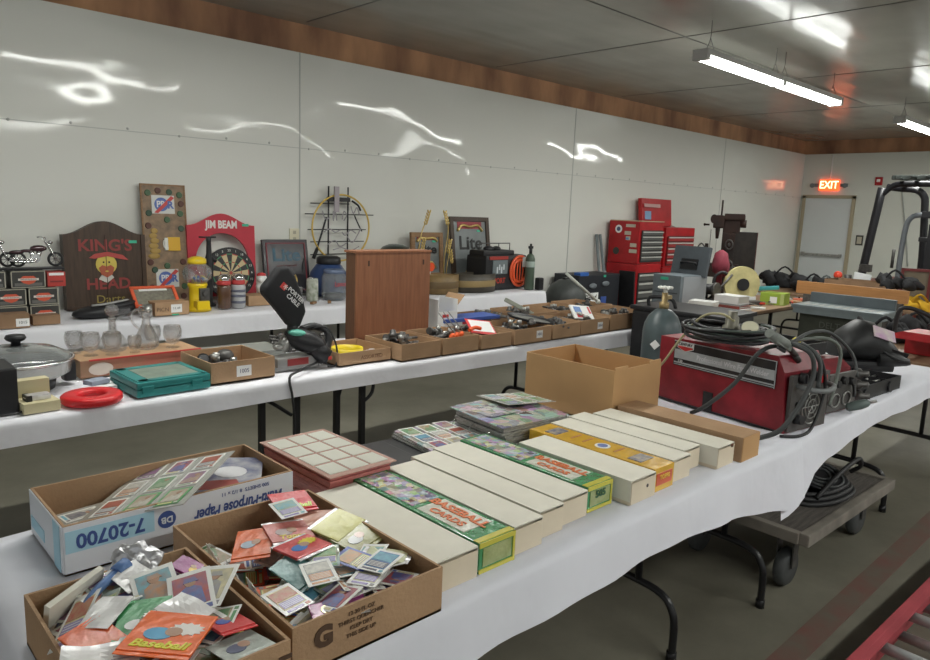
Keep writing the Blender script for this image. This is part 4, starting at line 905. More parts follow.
# oak cabinet
o = thing('oak_cabinet', 'plain oak cabinet standing upright on the middle table', 'cabinet', (2.72, 3.50, ZT), R(0)); o.scale = (.94, 1, 1)
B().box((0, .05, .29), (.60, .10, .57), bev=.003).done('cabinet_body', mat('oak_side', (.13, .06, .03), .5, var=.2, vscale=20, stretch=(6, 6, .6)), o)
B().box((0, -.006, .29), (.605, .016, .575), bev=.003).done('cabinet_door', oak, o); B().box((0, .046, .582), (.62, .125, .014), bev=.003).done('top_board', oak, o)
B().box((-.21, -.015, .515), (.010, .003, .032)).done('hinge_mark', flat((.06, .03, .02)), o); B().box((.24, -.015, .515), (.010, .003, .032)).done('hinge_mark', flat((.06, .03, .02)), o)
fill(2.12, 2.42, 3.52, 3.84, ZT + .002, 8, 'the pile left of the oak cabinet', 23, (2, 3, 4), .05)
specs = [
 (2.455, 2.745, 3.07, 3.42, .845, 'first open carton right of the yellow ring', None, 31),
 (2.765, 3.055, 3.07, 3.42, .85, 'open carton with orange handled tools', None, 32),
 (3.08, 3.35, 3.07, 3.42, .84, 'open carton holding a red and white card', None, 33),
 (3.375, 3.735, 3.06, 3.42, .85, 'open carton with a black tray across it', '1011', 34),
 (3.755, 4.055, 3.06, 3.42, .85, 'open carton right of the black tray', None, 35),
 (4.075, 4.41, 3.07, 3.42, .855, 'open carton holding a white printed packet', '1014', 36),
 (4.43, 4.96, 3.07, 3.42, .87, 'long plain open carton near the right end of the middle table', None, 37),
 (3.56, 3.90, 3.46, 3.84, .85, 'open carton in the second row behind the red and white card', None, 38),
 (3.93, 4.28, 3.46, 3.84, .86, 'open carton in the second row with a long steel bar', None, 39),
 (4.31, 4.63, 3.46, 3.84, .86, 'second row open carton with chrome fittings', None, 40),
 (4.66, 5.0, 3.46, 3.84, .87, 'second row carton at the far right end of the middle table', None, 41)]
for x0, x1, y0, y1, z1, l, tg, sd in specs:
    o = carton(l, x0, x1, y0, y1, ZT, z1, cardb if sd % 2 else cardb_d if sd == 38 else cardb)
    if tg: price(o, .06, -(y1 - y0) / 2, .055, tg)
    fill(x0 + .01, x1 - .01, y0 + .01, y1 - .01, ZT + .02, 20, 'the ' + {31: 'carton next to the yellow ring', 32: 'carton with orange handled tools', 33: 'carton under the red bordered card', 34: 'carton under the black tray', 35: 'carton right of the black tray', 36: 'carton with the printed packet', 37: 'long plain front carton', 38: 'dark second row carton', 39: 'carton with the steel bar', 40: 'second row chrome carton', 41: 'carton with the leaning pipe'}[sd], sd, (0, 1, 2, 3, 4, 5), .065)
for i in range(3):
    tag(B().cone((0, 0, 0), (-.10, .04, .13), .003, seg=6, m=0).lathe([(.006, 0), (.016, -.01), (.017, -.03), (.008, -.045)], seg=12, rot=(R(25), R(38), 0), m=1).done('orange_handled_tool', [steel, flat((.85, .13, .03), .4)], loc=(2.90 + .05 * i, 3.12 + .015 * i, .86)), 'long rod tool with an orange handle in the second carton row', 'tool', 'orange handled tools')
o = thing('product_card', 'red bordered white card leaning in a small carton', 'card', (3.18, 3.18, .870), rot=(R(35), R(8), R(-10)))
B().box((0, 0, 0), (.20, .13, .003)).done('card_back', flat((.6, .05, .05), .4), o); B().box((.005, .005, .002), (.17, .10, .002)).done('card_face', flat((.75, .75, .73)), o)
tag(B().tube([(0, 0, 0), (.06, .01, .01), (.10, .0, .0)], .012).done('orange_grip_tool', flat((.8, .12, .03)), loc=(3.03, 3.13, .87)), 'short orange tool below the red bordered card', 'tool')
o = thing('black_tray', 'black oval tray lying across the tagged cartons', 'tray', (3.70, 3.22, .865), rot=(R(8), R(10), R(-22)))
B().lathe([(.11, 0), (.14, .004), (.155, .022), (.148, .022), (.135, .010)], seg=28, sc=(1.2, .6, 1)).done('tray_body', blackp, o); B().lathe([(.13, .0085), (.12, .009)], seg=24, sc=(1.15, .55, 1.3)).done('silver_rim', steel, o)
o = thing('product_packet', 'white printed packet with blue and red squares in a carton', 'packet', (4.27, 3.22, .882), rot=(R(48), R(6), R(-6)))
B().box((0, 0, 0), (.21, .12, .012), bev=.002).done('packet', white, o); B().box((-.04, .02, .007), (.07, .05, .002)).done('blue_square', flat((.10, .22, .50)), o); B().box((-.03, -.035, .007), (.08, .03, .002)).done('red_square', flat((.5, .05, .06)), o); B().box((.085, .02, .007), (.02, .06, .002)).done('red_stripe', flat((.6, .05, .06)), o)
tag(B().box((0, 0, 0), (.26, .035, .03), rot=(0, R(26), R(-22)), bev=.004).done('steel_bar', mat('bar_greygreen', (.34, .36, .30), .45), loc=(4.02, 3.62, .89)), 'long grey green bar sticking up from the second row of cartons', 'bar')
tag(B().cone((0, 0, 0), (-.34, .08, .24), .012, seg=10).sph((0, 0, 0), .022, seg=10).done('steel_pipe', mat('pale_pipe', (.55, .57, .52), .4), loc=(4.92, 3.55, .885)), 'long pale pipe leaning out of the far right cartons', 'pipe')
o = thing('white_carton', 'open white box with raised flaps behind the orange handled tools', 'box', (3.19, 3.60, ZT), R(-4))
b = B().box((0, 0, .09), (.16, .20, .004))
for s in (-1, 1): b.box((s * .08, 0, .14), (.004, .20, .14 + .1)).box((0, s * .10, .13), (.16, .004, .10))
b.done('box_body', whiteg, o); B().box((.12, .0, .25), (.09, .18, .003), rot=(0, R(-48), 0)).done('flap', cardb, o); B().box((-.02, -.1035, .15), (.05, .002, .02)).done('red_print', flat((.6, .05, .05)), o)
B().box((.18, -.03, .10), (.2, .16, .05)).done('side_tray', whiteg, o); B().box((.18, -.112, .10), (.12, .002, .03)).done('side_print', flat((.5, .05, .07)), o)
tag(B().box((0, 0, .012), (.5, .18, .024), bev=.002).done('blue_board', flat((.05, .10, .36)), loc=(3.40, 3.56, .852), rot=(0, 0, R(-3))), 'flat blue box under the white box', 'box')

# ---------------------------------------------------------------- table along the left wall
ZB = .748
def shield(parent, x, y, z, s=1):
    B().prism([(-.055 * s, 0), (-.03 * s, .022 * s), (.03 * s, .022 * s), (.055 * s, 0), (.03 * s, -.024 * s), (0, -.034 * s), (-.03 * s, -.024 * s)], .002, FR(x, y, z)).done('shield_logo', flat((.62, .10, .05)), parent)
    B().box((x, y - .003, z), (.12 * s, .002, .014 * s)).done('logo_bar', flat((.70, .66, .6)), parent)
    text('HARLEY-DAVIDSON', .011 * s, parent, (x, y - .0045, z), TF, flat((.08, .05, .04)), sx=.95)
crm = mat('crate_black', (.045, .045, .042), .5); cre = mat('crate_edge', (.42, .40, .32), .6)
for x, y, z, w_, l in ((1.055, 5.48, .748, .175, 'lower left'), (1.245, 5.48, .748, .175, 'lower right'), (1.055, 5.50, .862, .175, 'middle left'), (1.245, 5.50, .862, .175, 'middle right'), (1.165, 5.52, .976, .20, 'top'), (.95, 5.52, .976, .17, 'top left, cut by the photo edge')):
    o = thing('collector_box', 'black box with orange shield emblem, %s of the stack' % l, 'box', (x, y, z), 0)
    B().box((0, 0, .056), (w_, .20, .110), bev=.002).done('box_body', crm, o)
    b = B()
    for s in (-1, 1): b.box((s * (w_ / 2 - .003), -.101, .056), (.006, .003, .108)).box((0, -.101, .056 + s * .052), (w_, .003, .005))
    b.done('pale_edging', cre, o); shield(o, 0, -.102, .056)
    B().box((0, -.1015, .022), (w_ * .8, .002, .02)).done('grey_band', flat((.14, .14, .13)), o)
o = thing('collector_box', 'small red and white box on top of the stacked black boxes', 'box', (1.335, 5.50, .976))
B().box((0, 0, .05), (.11, .14, .098), bev=.002).done('box_body', flat((.45, .05, .04)), o); B().box((0, -.071, .085), (.09, .002, .018)).done('white_band', whiteg, o); B().box((0, -.071, .035), (.08, .002, .012)).done('dark_band', flat((.2, .03, .03)), o)
o = thing('low_carton', 'low brown carton with a white label before the stacked boxes', 'box', (1.02, 5.25, .748))
B().box((0, 0, .045), (.18, .12, .09), bev=.001).done('box_body', cardb_d, o); B().box((.05, -.061, .035), (.075, .002, .05)).done('label', white, o); text('1015', .025, o, (.05, -.063, .035), TF, flat((.1, .1, .1)))
tag(B().box((0, 0, .03), (.16, .1, .06)).done('low_carton', cardb_d, loc=(1.22, 5.30, .748)), 'plain low brown carton below the right stack of black boxes', 'box')
def moto(label, x, y, z, s, rz=0):
    o = thing('model_motorcycle', label, 'model motorcycle', (x, y, z), rz)
    for wx in (-.095, .095):
        w_ = B().lathe([(.030, -.008), (.040, -.006), (.043, 0), (.040, .006), (.030, .008)], (wx, 0, .043), 20, rot=(PI / 2, 0, 0), loop=True).done('wheel', rubber, o)
        b = B().cone((wx, -.004, .043), (wx, .004, .043), .012, seg=10)
        for i in range(8): b.cone((wx, 0, .043), (wx + .031 * math.cos(i * PI / 4), 0, .043 + .031 * math.sin(i * PI / 4)), .0018, seg=5)
        b.done('spokes', chrome, w_)
    B().sph((.01, 0, .105), (.045, .02, .02), seg=12).sph((-.05, 0, .092), (.035, .018, .010), seg=10).sph((-.10, 0, .085), (.04, .014, .012), seg=10).done('tank_and_seat', mat('moto_dark', (.05, .02, .025), .25, coat=.8), o)
    B().cone((-.01, -.015, .05), (-.01, .015, .05), .026, seg=12).cone((-.015, 0, .05), (-.03, 0, .09), .014).cone((.0, 0, .05), (.015, 0, .09), .014).done('engine', chrome, o)
    B().tube([(.095, .012, .043), (.06, .012, .12), (.045, .012, .15)], .005, seg=6).tube([(.095, -.012, .043), (.06, -.012, .12), (.045, -.012, .15)], .005, seg=6).done('front_fork', chrome, o)
    B().tube([(.02, -.06, .165), (.035, -.04, .17), (.045, 0, .155), (.035, .04, .17), (.02, .06, .165)], .004, seg=6).done('handlebar', chrome, o)
    B().tube([(-.01, -.02, .035), (-.06, -.025, .03), (-.14, -.025, .04)], .007, seg=8).tube([(.0, -.022, .045), (-.06, -.027, .045), (-.14, -.027, .052)], .006, seg=8).done('exhaust', chrome, o)
    B().sph((.072, 0, .14), (.014, .012, .012), seg=10).done('headlamp', chrome, o)
    B().box((-.0, 0, -.008), (.26, .08, .012), bev=.003).done('stand', blackp, o)
    o.scale = (s, s, s)
moto('chrome and dark model motorcycle on top of the stacked black boxes', 1.245, 5.52, 1.105, 1.18)
moto('second model motorcycle cut by the left edge of the photo', .965, 5.54, 1.105, 1.18)
# pub dartboard cabinet
def arch(w, h, rise, n=24):
    pts = [(-w / 2, 0), (w / 2, 0), (w / 2, h)]
    for i in range(1, n):
        t = i / n; pts.append((w / 2 - w * t, h + rise * (math.sin(PI * t)) ** 2.2))
    pts.append((-w / 2, h)); return pts
o = thing('dartboard_cabinet', 'dark wood arched pub cabinet with red lettering and a bearded face', 'cabinet', (1.775, 5.84, ZB), rot=(R(-3), 0, 0))
B().prism(arch(.58, .56, .10), .07, FR(0, .035, 0)).done('cabinet_body', wood_d, o)
b = B()
for s in (-1, 1): b.box((s * .275, -.04, .28), (.03, .014, .56))
b.box((0, -.04, .012), (.58, .014, .024)); b.box((0, -.037, .28), (.004, .01, .55)); b.done('side_rail', mat('wood_rail', (.06, .035, .022), .5), o)
rl = flat((.27, .045, .04)); 
text("KING'S", .12, o, (.0, -.038, .475), TF, rl, sx=1.05, bold=.003); text('HEAD', .115, o, (.01, -.038, .185), TF, rl, sx=1.05, bold=.003); text('Darts', .085, o, (.02, -.038, .07), TF, flat((.33, .26, .07)), sx=1.1)
B().prism(disc(.075, 20, 0, 0, 1.0), .003, FR(-.0, -.036, .335)).done('painted_face', flat((.62, .50, .10)), o)
B().prism([(-.055, 0), (-.03, .02), (0, .008), (.03, .02), (.055, 0), (.04, -.05), (0, -.075), (-.04, -.05)], .003, FR(0, -.039, .31)).done('painted_beard', flat((.40, .10, .05)), o)
B().prism([(-.13, 0), (-.09, .03), (0, .045), (.11, .02), (.15, -.02), (.09, -.01), (0, .012), (-.09, -.005)], .004, FR(.01, -.040, .385)).done('painted_hat', flat((.45, .07, .06)), o)
b = B()
for s in (-1, 1): b.prism(disc(.007, 8), .002, FR(s * .02, -.0395, .352))
b.done('painted_eyes', flat((.03, .02, .02)), o); B().prism(disc(.012, 10, 0, 0, .5), .002, FR(0, -.0425, .283)).done('painted_mouth', flat((.6, .5, .1)), o)
B().prism([(-.06, -.03), (0, -.06), (.05, -.02), (.02, .02), (-.03, .01)], .002, FR(.0, -.037, .255)).done('painted_collar', flat((.55, .55, .5)), o)
B().box((.20, -.038, .505), (.06, .003, .022)).done('green_tag', flat((.05, .45, .28)), o)
# black bag and jar in front
o = thing('folded_bag', 'crumpled black bag lying below the arched wooden cabinet', 'bag', (1.63, 5.42, ZB))
b = B().sph((0, 0, .045), (.22, .10, .05), seg=20, rot=(0, R(-5), 0)).sph((.08, -.01, .08), (.14, .07, .03), seg=16, rot=(0, R(-8), R(10))); b.done('bag_body', blackp, o); B().tube([(-.1, -.05, .09), (0, -.06, .10), (.12, -.04, .115), (.16, .0, .11)], .008).done('strap', flat((.3, .3, .29)), o)
tag(B().lathe([(.0, 0), (.05, .0), (.052, .01), (.03, .014), (.015, .02), (.04, .04), (.05, .07), (.046, .075), (.02, .025)], seg=20).done('clear_dish', frost, loc=(1.70, 5.26, ZB)), 'small clear glass dish below the black bag', 'dish')
# bottle-cap board
o = thing('beer_board', 'tall bottle-cap covered board with two ribbon emblems and an orange mug', 'sign board', (2.255, 5.86, ZB + .01), rot=(R(-5), 0, R(0)))
B().box((0, 0, .475), (.35, .02, .95), bev=.003).done('board', mat('board_map', (.30, .20, .12), .5, col2=(.17, .12, .08), vscale=22), o)
b = B()
for s in (-1, 1): b.box((s * .172, -.008, .475), (.012, .014, .95)).box((0, -.008, .475 + s * .469), (.35, .014, .012))
b.done('board_frame', wood_m, o)
cps = []
for i, (x, z) in enumerate([(-.12, .88), (-.04, .90), (.05, .89), (.13, .87), (-.13, .62), (-.12, .72), (.13, .72), (.14, .80), (.13, .60), (.02, .67), (-.13, .33), (-.10, .27), (.0, .30), (.13, .33), (.14, .24), (.13, .13), (-.13, .13), (-.12, .06), (.0, .05), (.12, .05)]):
    B().cone((x, -.010, z), (x, -.018, z), .026, .022, seg=14).done('bottle_cap', [flat((.06, .12, .06)), flat((.10, .04, .03)), flat((.04, .08, .05))][i % 3], o)
for z in (.79, .20):
    B().box((-.005, -.012, z), (.18, .004, .145)).done('emblem_panel', flat((.62, .62, .58)), o)
    B().prism(disc(.055, 20), .002, FR(-.02, -.014, z)).done('emblem_ring', flat((.10, .16, .42)), o)
    text('PB', .07, o, (-.025, -.017, z), TF, flat((.72, .72, .72)), sx=.9, bold=.002)
    B().prism([(-.075, -.065), (-.045, -.07), (.09, .055), (.065, .07)], .0015, FR(-.005, -.0165, z)).done('emblem_ribbon', flat((.55, .07, .06)), o)
    text('R', .08, o, (.05, -.0185, z - .005), TF, flat((.10, .16, .42)), bold=.003)
B().box((.06, -.018, .475), (.10, .014, .11), bev=.005).done('mug_picture', flat((.68, .40, .04)), o); B().tube([(.012, -.02, .51), (-.02, -.02, .50), (-.02, -.02, .45), (.012, -.02, .44)], .006).done('mug_handle', flat((.7, .7, .66)), o)
B().box((.0, -.018, .475), (.03, .014, .10), bev=.005).done('mug_foam', flat((.7, .7, .66)), o)
for i in range(6): B().sph((-.10 + .012 * (i % 2), -.012, .38 + .04 * i), (.05 - .004 * i, .003, .022), seg=10).done('orange_patch', flat((.40, .26, .07)), o)
# orange framed tray leaning on a labelled carton
o = thing('framed_tray', 'orange-red framed tray leaning against the bottle-cap board', 'tray', (1.99, 5.44, .865), rot=(R(38), 0, R(-4)))
B().box((0, 0, 0), (.30, .19, .008)).done('tray_base', mat('gravel_grey', (.24, .23, .18), .7, col2=(.15, .14, .11), vscale=40), o)
b = B()
for s in (-1, 1): b.box((s * .15, 0, .008), (.022, .20, .016)).box((0, s * .095, .008), (.32, .022, .016))
b.done('tray_frame', flat((.72, .12, .05)), o); B().box((0, .072, .007), (.20, .02, .003)).done('white_strip', whiteg, o)
o = thing('low_carton', 'low brown carton lettered PICNIC with a white label, under the orange tray', 'box', (2.05, 5.34, ZB))
B().box((0, 0, .05), (.25, .14, .098), bev=.001).done('box_body', cardb, o); B().box((.03, -.071, .05), (.08, .002, .06)).done('label', white, o); text('11.49', .025, o, (.03, -.073, .05), TF, flat((.1, .1, .1))); text('PICN', .04, o, (-.07, -.0715, .045), TF, flat((.13, .08, .05)))
B().box((.02, -.071, .004), (.05, .002, .01)).done('green_tag', flat((.05, .45, .28)), o)
o = thing('steel_tankard', 'pale metal tankard with handle beside the PICNIC carton', 'tankard', (1.87, 5.27, ZB))
B().lathe([(.03, 0), (.036, .01), (.032, .09), (.028, .09), (.03, .01)], seg=18).done('cup', steel, o); B().tube([(-.03, 0, .08), (-.055, 0, .075), (-.058, 0, .03), (-.032, 0, .02)], .005).done('handle', steel, o)
# red whiskey arch + dartboard
o = thing('dartboard_surround', 'red arched board reading JIM BEAM with a round opening', 'sign board', (2.72, 5.86, ZB + .04), rot=(R(-3), 0, 0))
n = 28; outer = arch(.60, .60, .10, 24); cz = .30; cr_ = .235
bm_ = B(); front = []; back = []
def ray_out(a):
    dx, dz = math.cos(a), math.sin(a); best = None
    pts = outer
    for (x1, z1), (x2, z2) in zip(pts, pts[1:] + pts[:1]):
        ex, ez = x2 - x1, z2 - z1; den = dx * ez - dz * ex
        if abs(den) < 1e-9: continue
        t = ((x1) * ez - (z1 - cz) * ex) / den; u = ((x1) * dz - (z1 - cz) * dx) / den
        if t > 0 and -1e-6 <= u <= 1 + 1e-6 and (best is None or t < best): best = t
    return best
N = 72; ring_ = []
for i in range(N):
    a = 2 * PI * i / N; t = ray_out(a); c_, s_ = math.cos(a), math.sin(a)
    ring_.append([bm_.bm.verts.new(p) for p in ((cr_ * c_, -.012, cz + cr_ * s_), (t * c_, -.012, cz + t * s_), (t * c_, .012, cz + t * s_), (cr_ * c_, .012, cz + cr_ * s_))])
for i in range(N):
    a, b_ = ring_[i], ring_[(i + 1) % N]
    for q in range(4): bm_.bm.faces.new((a[q], b_[q], b_[(q + 1) % 4], a[(q + 1) % 4]))
bm_.done('arched_board', mat('beam_red', (.50, .035, .055), .45, var=.1), o)
text('JIM BEAM', .088, o, (.0, -.0135, .605), TF, flat((.75, .74, .70)), sx=.78, bold=.0035)
B().box((.215, -.0135, .605), (.06, .003, .022)).done('green_tag', flat((.05, .45, .28)), o)
D = thing('dartboard', 'round black and cream dartboard leaning inside the red arch', 'dartboard', (2.705, 5.70, 1.0), rot=(R(-10), 0, 0))
B().cone((0, .018, 0), (0, -.018, 0), .215, seg=48).done('rim', blackp, D)
cream = flat((.52, .42, .24)); bk = flat((.03, .03, .03)); b1 = B()
def wedge(r0, r1, a0, a1): return [(r0 * math.cos(a0), r0 * math.sin(a0)), (r1 * math.cos(a0), r1 * math.sin(a0)), (r1 * math.cos(a1), r1 * math.sin(a1)), (r0 * math.cos(a1), r0 * math.sin(a1))]
for i in range(20):
    a0, a1 = (i - .5) * PI / 10, (i + .5) * PI / 10; 
    b1.prism(wedge(.014, .088, a0, a1), .001, FR(0, -.018, 0), i % 2).prism(wedge(.096, .155, a0, a1), .001, FR(0, -.018, 0), i % 2).prism(wedge(.155, .163, a0, a1), .0012, FR(0, -.018, 0), 2 + i % 2).prism(wedge(.088, .096, a0, a1), .0012, FR(0, -.018, 0), 2 + i % 2)
b1.prism(disc(.014, 12), .002, FR(0, -.018, 0), 2)
b1.done('board_face', [cream, bk, flat((.4, .05, .04)), flat((.05, .22, .10))], D)
for i, nn in enumerate([6, 13, 4, 18, 1, 20, 5, 12, 9, 14, 11, 8, 16, 7, 19, 3, 17, 2, 15, 10]):
    a = i * PI / 10; text(str(nn), .028, D, (.187 * math.cos(a), -.0195, .187 * math.sin(a)), (PI / 2, 0, 0), flat((.6, .6, .55)), name='number')
# gumball machine
G2 = thing('gumball_machine', 'yellow topped gumball machine with a clear globe', 'gumball machine', (2.305, 5.42, ZB))
yel = mat('gum_yellow', (.78, .55, .01), .35, coat=.4)
B().lathe([(.10, 0), (.10, .02), (.065, .04), (.062, .17), (.075, .20), (.07, .215)], seg=28).box((0, -.07, .05), (.10, .08, .07), bev=.01).done('base', yel, G2)
B().lathe([(.068, .215), (.10, .25), (.108, .29), (.10, .33), (.06, .365)], seg=28).done('globe', mat('globe_plastic', (.75, .78, .78), .05, trans=.8, alpha=.55), G2)
B().lathe([(.065, .362), (.07, .37), (.068, .40), (.04, .415), (.012, .42)], seg=28).done('lid', yel, G2)
B().box((.02, -.075, .13), (.075, .03, .10), bev=.006).cone((.02, -.09, .14), (.02, -.105, .14), .02).done('coin_mechanism', steel_d, G2)
for i in range(16): B().sph((rnd.uniform(-.055, .055), rnd.uniform(-.055, .055), .235 + rnd.uniform(0, .03)), .012, seg=8).done('gumball', flat([(.5, .1, .1), (.1, .2, .5), (.7, .6, .1), (.6, .6, .6)][i % 4]), G2)
o = thing('tap_handle', 'slim black beer tap tower with a crossbar before the dartboard', 'tap', (2.49, 5.62, ZB))
B().lathe([(.05, 0), (.05, .012), (.022, .03), (.030, .25), (.036, .36), (.022, .42), (.018, .52), (.022, .55), (.01, .56)], seg=18).done('tower', blackp, o); B().cone((-.08, 0, .555), (.06, 0, .555), .006, seg=8).cone((0, 0, .40), (.05, -.03, .36), .012).done('crossbar', blackp, o)
for x, l in ((2.52, 'amber glass jar with a silver domed cap before the dartboard'), (2.64, 'grey and white can with a silver domed cap right of the amber jar')):
    o = thing('capped_jar' if x < 2.6 else 'capped_can', l, 'jar' if x < 2.6 else 'can', (x, 5.42, ZB))
    B().lathe([(.045, 0), (.055, .01), (.057, .17), (.05, .19)], seg=20).done('body', mat('amber_dark', (.10, .05, .03), .2, coat=.8) if x < 2.6 else flat((.45, .45, .46), .35, .4), o)
    B().lathe([(.052, .19), (.056, .20), (.05, .225)], seg=20).done('red_band', flat((.5, .05, .05)), o)
    B().lathe([(.05, .225), (.048, .25), (.03, .272), (.008, .278)], seg=20).done('cap', chrome, o)
    if x > 2.6:
        for z in (.04, .09, .13): B().lathe([(.0575, z), (.0585, z + .005), (.0575, z + .02)], seg=20, loop=True).done('printed_band', flat((.14, .15, .2)), o)
o = thing('figurine', 'small white and red figurine between dartboard and dark frame', 'figurine', (2.95, 5.62, ZB + .085))
B().lathe([(.03, 0), (.045, .02), (.05, .06), (.03, .09)], seg=16).sph((0, 0, .12), (.045, .042, .042)).sph((-.03, -.035, .11), .018).done('body', whiteg, o); B().sph((0, .005, .15), (.04, .04, .022)).sph((.04, -.02, .05), .02).done('red_parts', flat((.55, .05, .05)), o)
o = thing('wood_block', 'flat pale wooden box on the white sheet behind the dust bag', 'box', (2.92, 5.55, ZB), R(-2)); B().box((0, 0, .04), (.34, .2, .082), bev=.003).done('box_body', cardb, o)
# dark framed neon picture
o = thing('framed_sign', 'dark framed sign with blue lettering and a gold emblem', 'sign', (3.33, 5.84, ZB + .05), rot=(R(-9), 0, R(1)))
B().box((0, 0, .225), (.46, .03, .50), bev=.006).done('panel', mat('panel_black', (.02, .018, .022), .3, coat=.3), o)
b = B()
for s in (-1, 1): b.box((s * .195, -.018, .225), (.010, .006, .43)).box((0, -.018, .225 + s * .215), (.40, .006, .010))
b.done('red_border', flat((.20, .03, .04)), o); text('Lite', .16, o, (.0, -.018, .33), TF, flat((.05, .12, .17)), sx=1.2, bold=.004)
text('A FINE PILSNER BEER', .022, o, (.0, -.018, .235), TF, flat((.18, .04, .05)))
b = B()
for s in (-1, 1): b.tube([(s * .0, -.02, .03), (s * .06, -.02, .05), (s * .085, -.02, .10), (s * .07, -.02, .15)], .010, seg=6)
b.done('gold_wreath', gold, o); B().prism(disc(.045, 20), .003, FR(0, -.017, .11)).done('emblem', flat((.55, .20, .06)), o); B().prism(disc(.022, 14), .003, FR(0, -.02, .11)).done('emblem_centre', flat((.5, .5, .5)), o)
o = thing('glass_mug', 'small clear glass mug beside the white can', 'mug', (3.235, 5.52, ZB)); B().lathe([(.04, 0), (.045, .01), (.047, .13), (.042, .13), (.04, .015)], seg=20).done('cup', glass, o); B().tube([(.045, 0, .11), (.075, 0, .10), (.075, 0, .04), (.045, 0, .03)], .006).done('handle', glass, o)
o = thing('drink_can', 'white and green can standing left of the large clear jar', 'can', (3.385, 5.52, ZB)); B().lathe([(.045, 0), (.052, .01), (.052, .18), (.045, .2)], seg=22).done('body', mat('can_print', (.55, .55, .5), .35, col2=(.2, .24, .15), vscale=22), o); B().lathe([(.045, .2), (.047, .205), (.04, .207)], seg=22).done('rim', chrome, o)
for i in range(3): tag(B().box((0, 0, .012), (.07, .03, .02), rot=(0, 0, R(30 * i)), bev=.004).done('wood_scrap', wood_m, loc=(3.12 + .16 * i, 5.33, ZB)), 'small wooden scrap lying before the mug and can', 'wood scrap', 'wood scraps on the wall table')
o = thing('candy_jar', 'large clear glass jar with red lettering beside the oak cabinet', 'jar', (3.61, 5.52, ZB)); B().lathe([(.09, 0), (.105, .01), (.11, .05), (.11, .20), (.10, .23), (.09, .24)], seg=26).done('jar_body', mat('jar_glass', (.7, .74, .76), .06, trans=.75, alpha=.7), o); B().lathe([(.092, .24), (.095, .245), (.095, .27), (.08, .275)], seg=26).done('lid', mat('lid_blue', (.14, .18, .28), .3), o)
text("Lance", .06, o, (0, -.112, .15), TF, flat((.5, .08, .10)), sx=.9, bold=.001); B().lathe([(.07, .012), (.08, .02), (.07, .06)], seg=16).done('jar_contents', steel_d, o)
o = thing('blue_jug', 'round dark blue jug behind the clear jar', 'jug', (3.72, 5.78, ZB)); B().lathe([(.10, 0), (.17, .03), (.185, .12), (.17, .22), (.12, .29), (.11, .30)], seg=28).done('jug_body', mat('jug_blue', (.03, .06, .16), .3, coat=.4), o); B().lathe([(.11, .30), (.115, .31), (.11, .36), (.08, .375)], seg=24).done('lid', blackp, o)
cable('dark cable curling on the wall left of the blue jug', [(3.52, 5.88, 1.10), (3.49, 5.86, 1.02), (3.50, 5.86, .93), (3.58, 5.84, .86)], .008)
# hanging neon
o = thing('neon_sign', 'unlit neon sign of a yellow ring and letters on a dark wire grid', 'neon sign', (3.945, 5.93, 1.38))
B().tube([(.325 * math.cos(a), -.02, .315 * math.sin(a)) for a in [i * PI / 12 for i in range(24)]], .009, closed=True, smooth=3).done('yellow_ring', mat('neon_yellow', (.62, .42, .08), .35, coat=.5), o)
for x in (-.135, .085): B().cone((x, 0, -.26), (x, 0, .39), .008, seg=8).done('grid_upright', blackm, o)
for x0, x1, z in ((-.33, .10, .225), (-.39, .39, .125), (-.36, .30, -.02), (-.33, .28, -.135), (-.33, .35, -.255)): B().cone((x0, 0, z), (x1, 0, z + .005), .005, seg=6).done('grid_bar', blackm, o)
B().box((-.03, -.012, .27), (.25, .03, .04), bev=.004).done('transformer_bar', blackp, o); B().box((-.065, -.03, .27), (.05, .02, .24)).done('grey_strap', flat((.38, .34, .36)), o)
gy = mat('neon_glass', (.36, .34, .35), .2, coat=.8)
for i, (x, z, pts) in enumerate(((-.22, .10, [(0, .06), (.02, 0), (.05, -.02), (.08, .0)]), (-.10, .11, [(0, .05), (0, -.04), (.02, .05), (.04, -.04)]), (.0, .12, [(0, -.04), (.02, .04), (.05, .0), (.02, -.05)]), (.10, .16, [(0, .05), (.03, -.02), (.07, .04), (.10, -.03)]), (-.20, -.04, [(0, 0), (.06, .03), (.12, 0), (.18, .02)]), (.0, -.04, [(0, 0), (.04, -.03), (.10, .02), (.16, -.01)]), (-.16, -.16, [(0, 0), (.08, .04), (.14, -.02), (.22, .02)]), (.06, -.10, [(0, .02), (.06, -.04), (.12, .03), (.16, .10)]), (-.10, -.21, [(0, 0), (.1, .02), (.2, -.01), (.3, .03)]))):
    B().tube([(x + px, -.03, z + pz) for px, pz in pts], .006, seg=6).done('glass_tube', gy, o)
B().tube([(-.17, -.02, .10), (-.22, -.02, -.05), (-.28, -.02, -.22)], .009).cone((-.27, -.02, -.20), (-.31, -.02, -.29), .017).done('power_lead', blackp, o)
B().tube([(.15, -.02, .12), (.20, -.02, .03), (.24, -.02, -.03)], .007).tube([(.12, -.02, .26), (.19, -.02, .22), (.22, -.02, .17)], .010).done('lead', blackp, o)
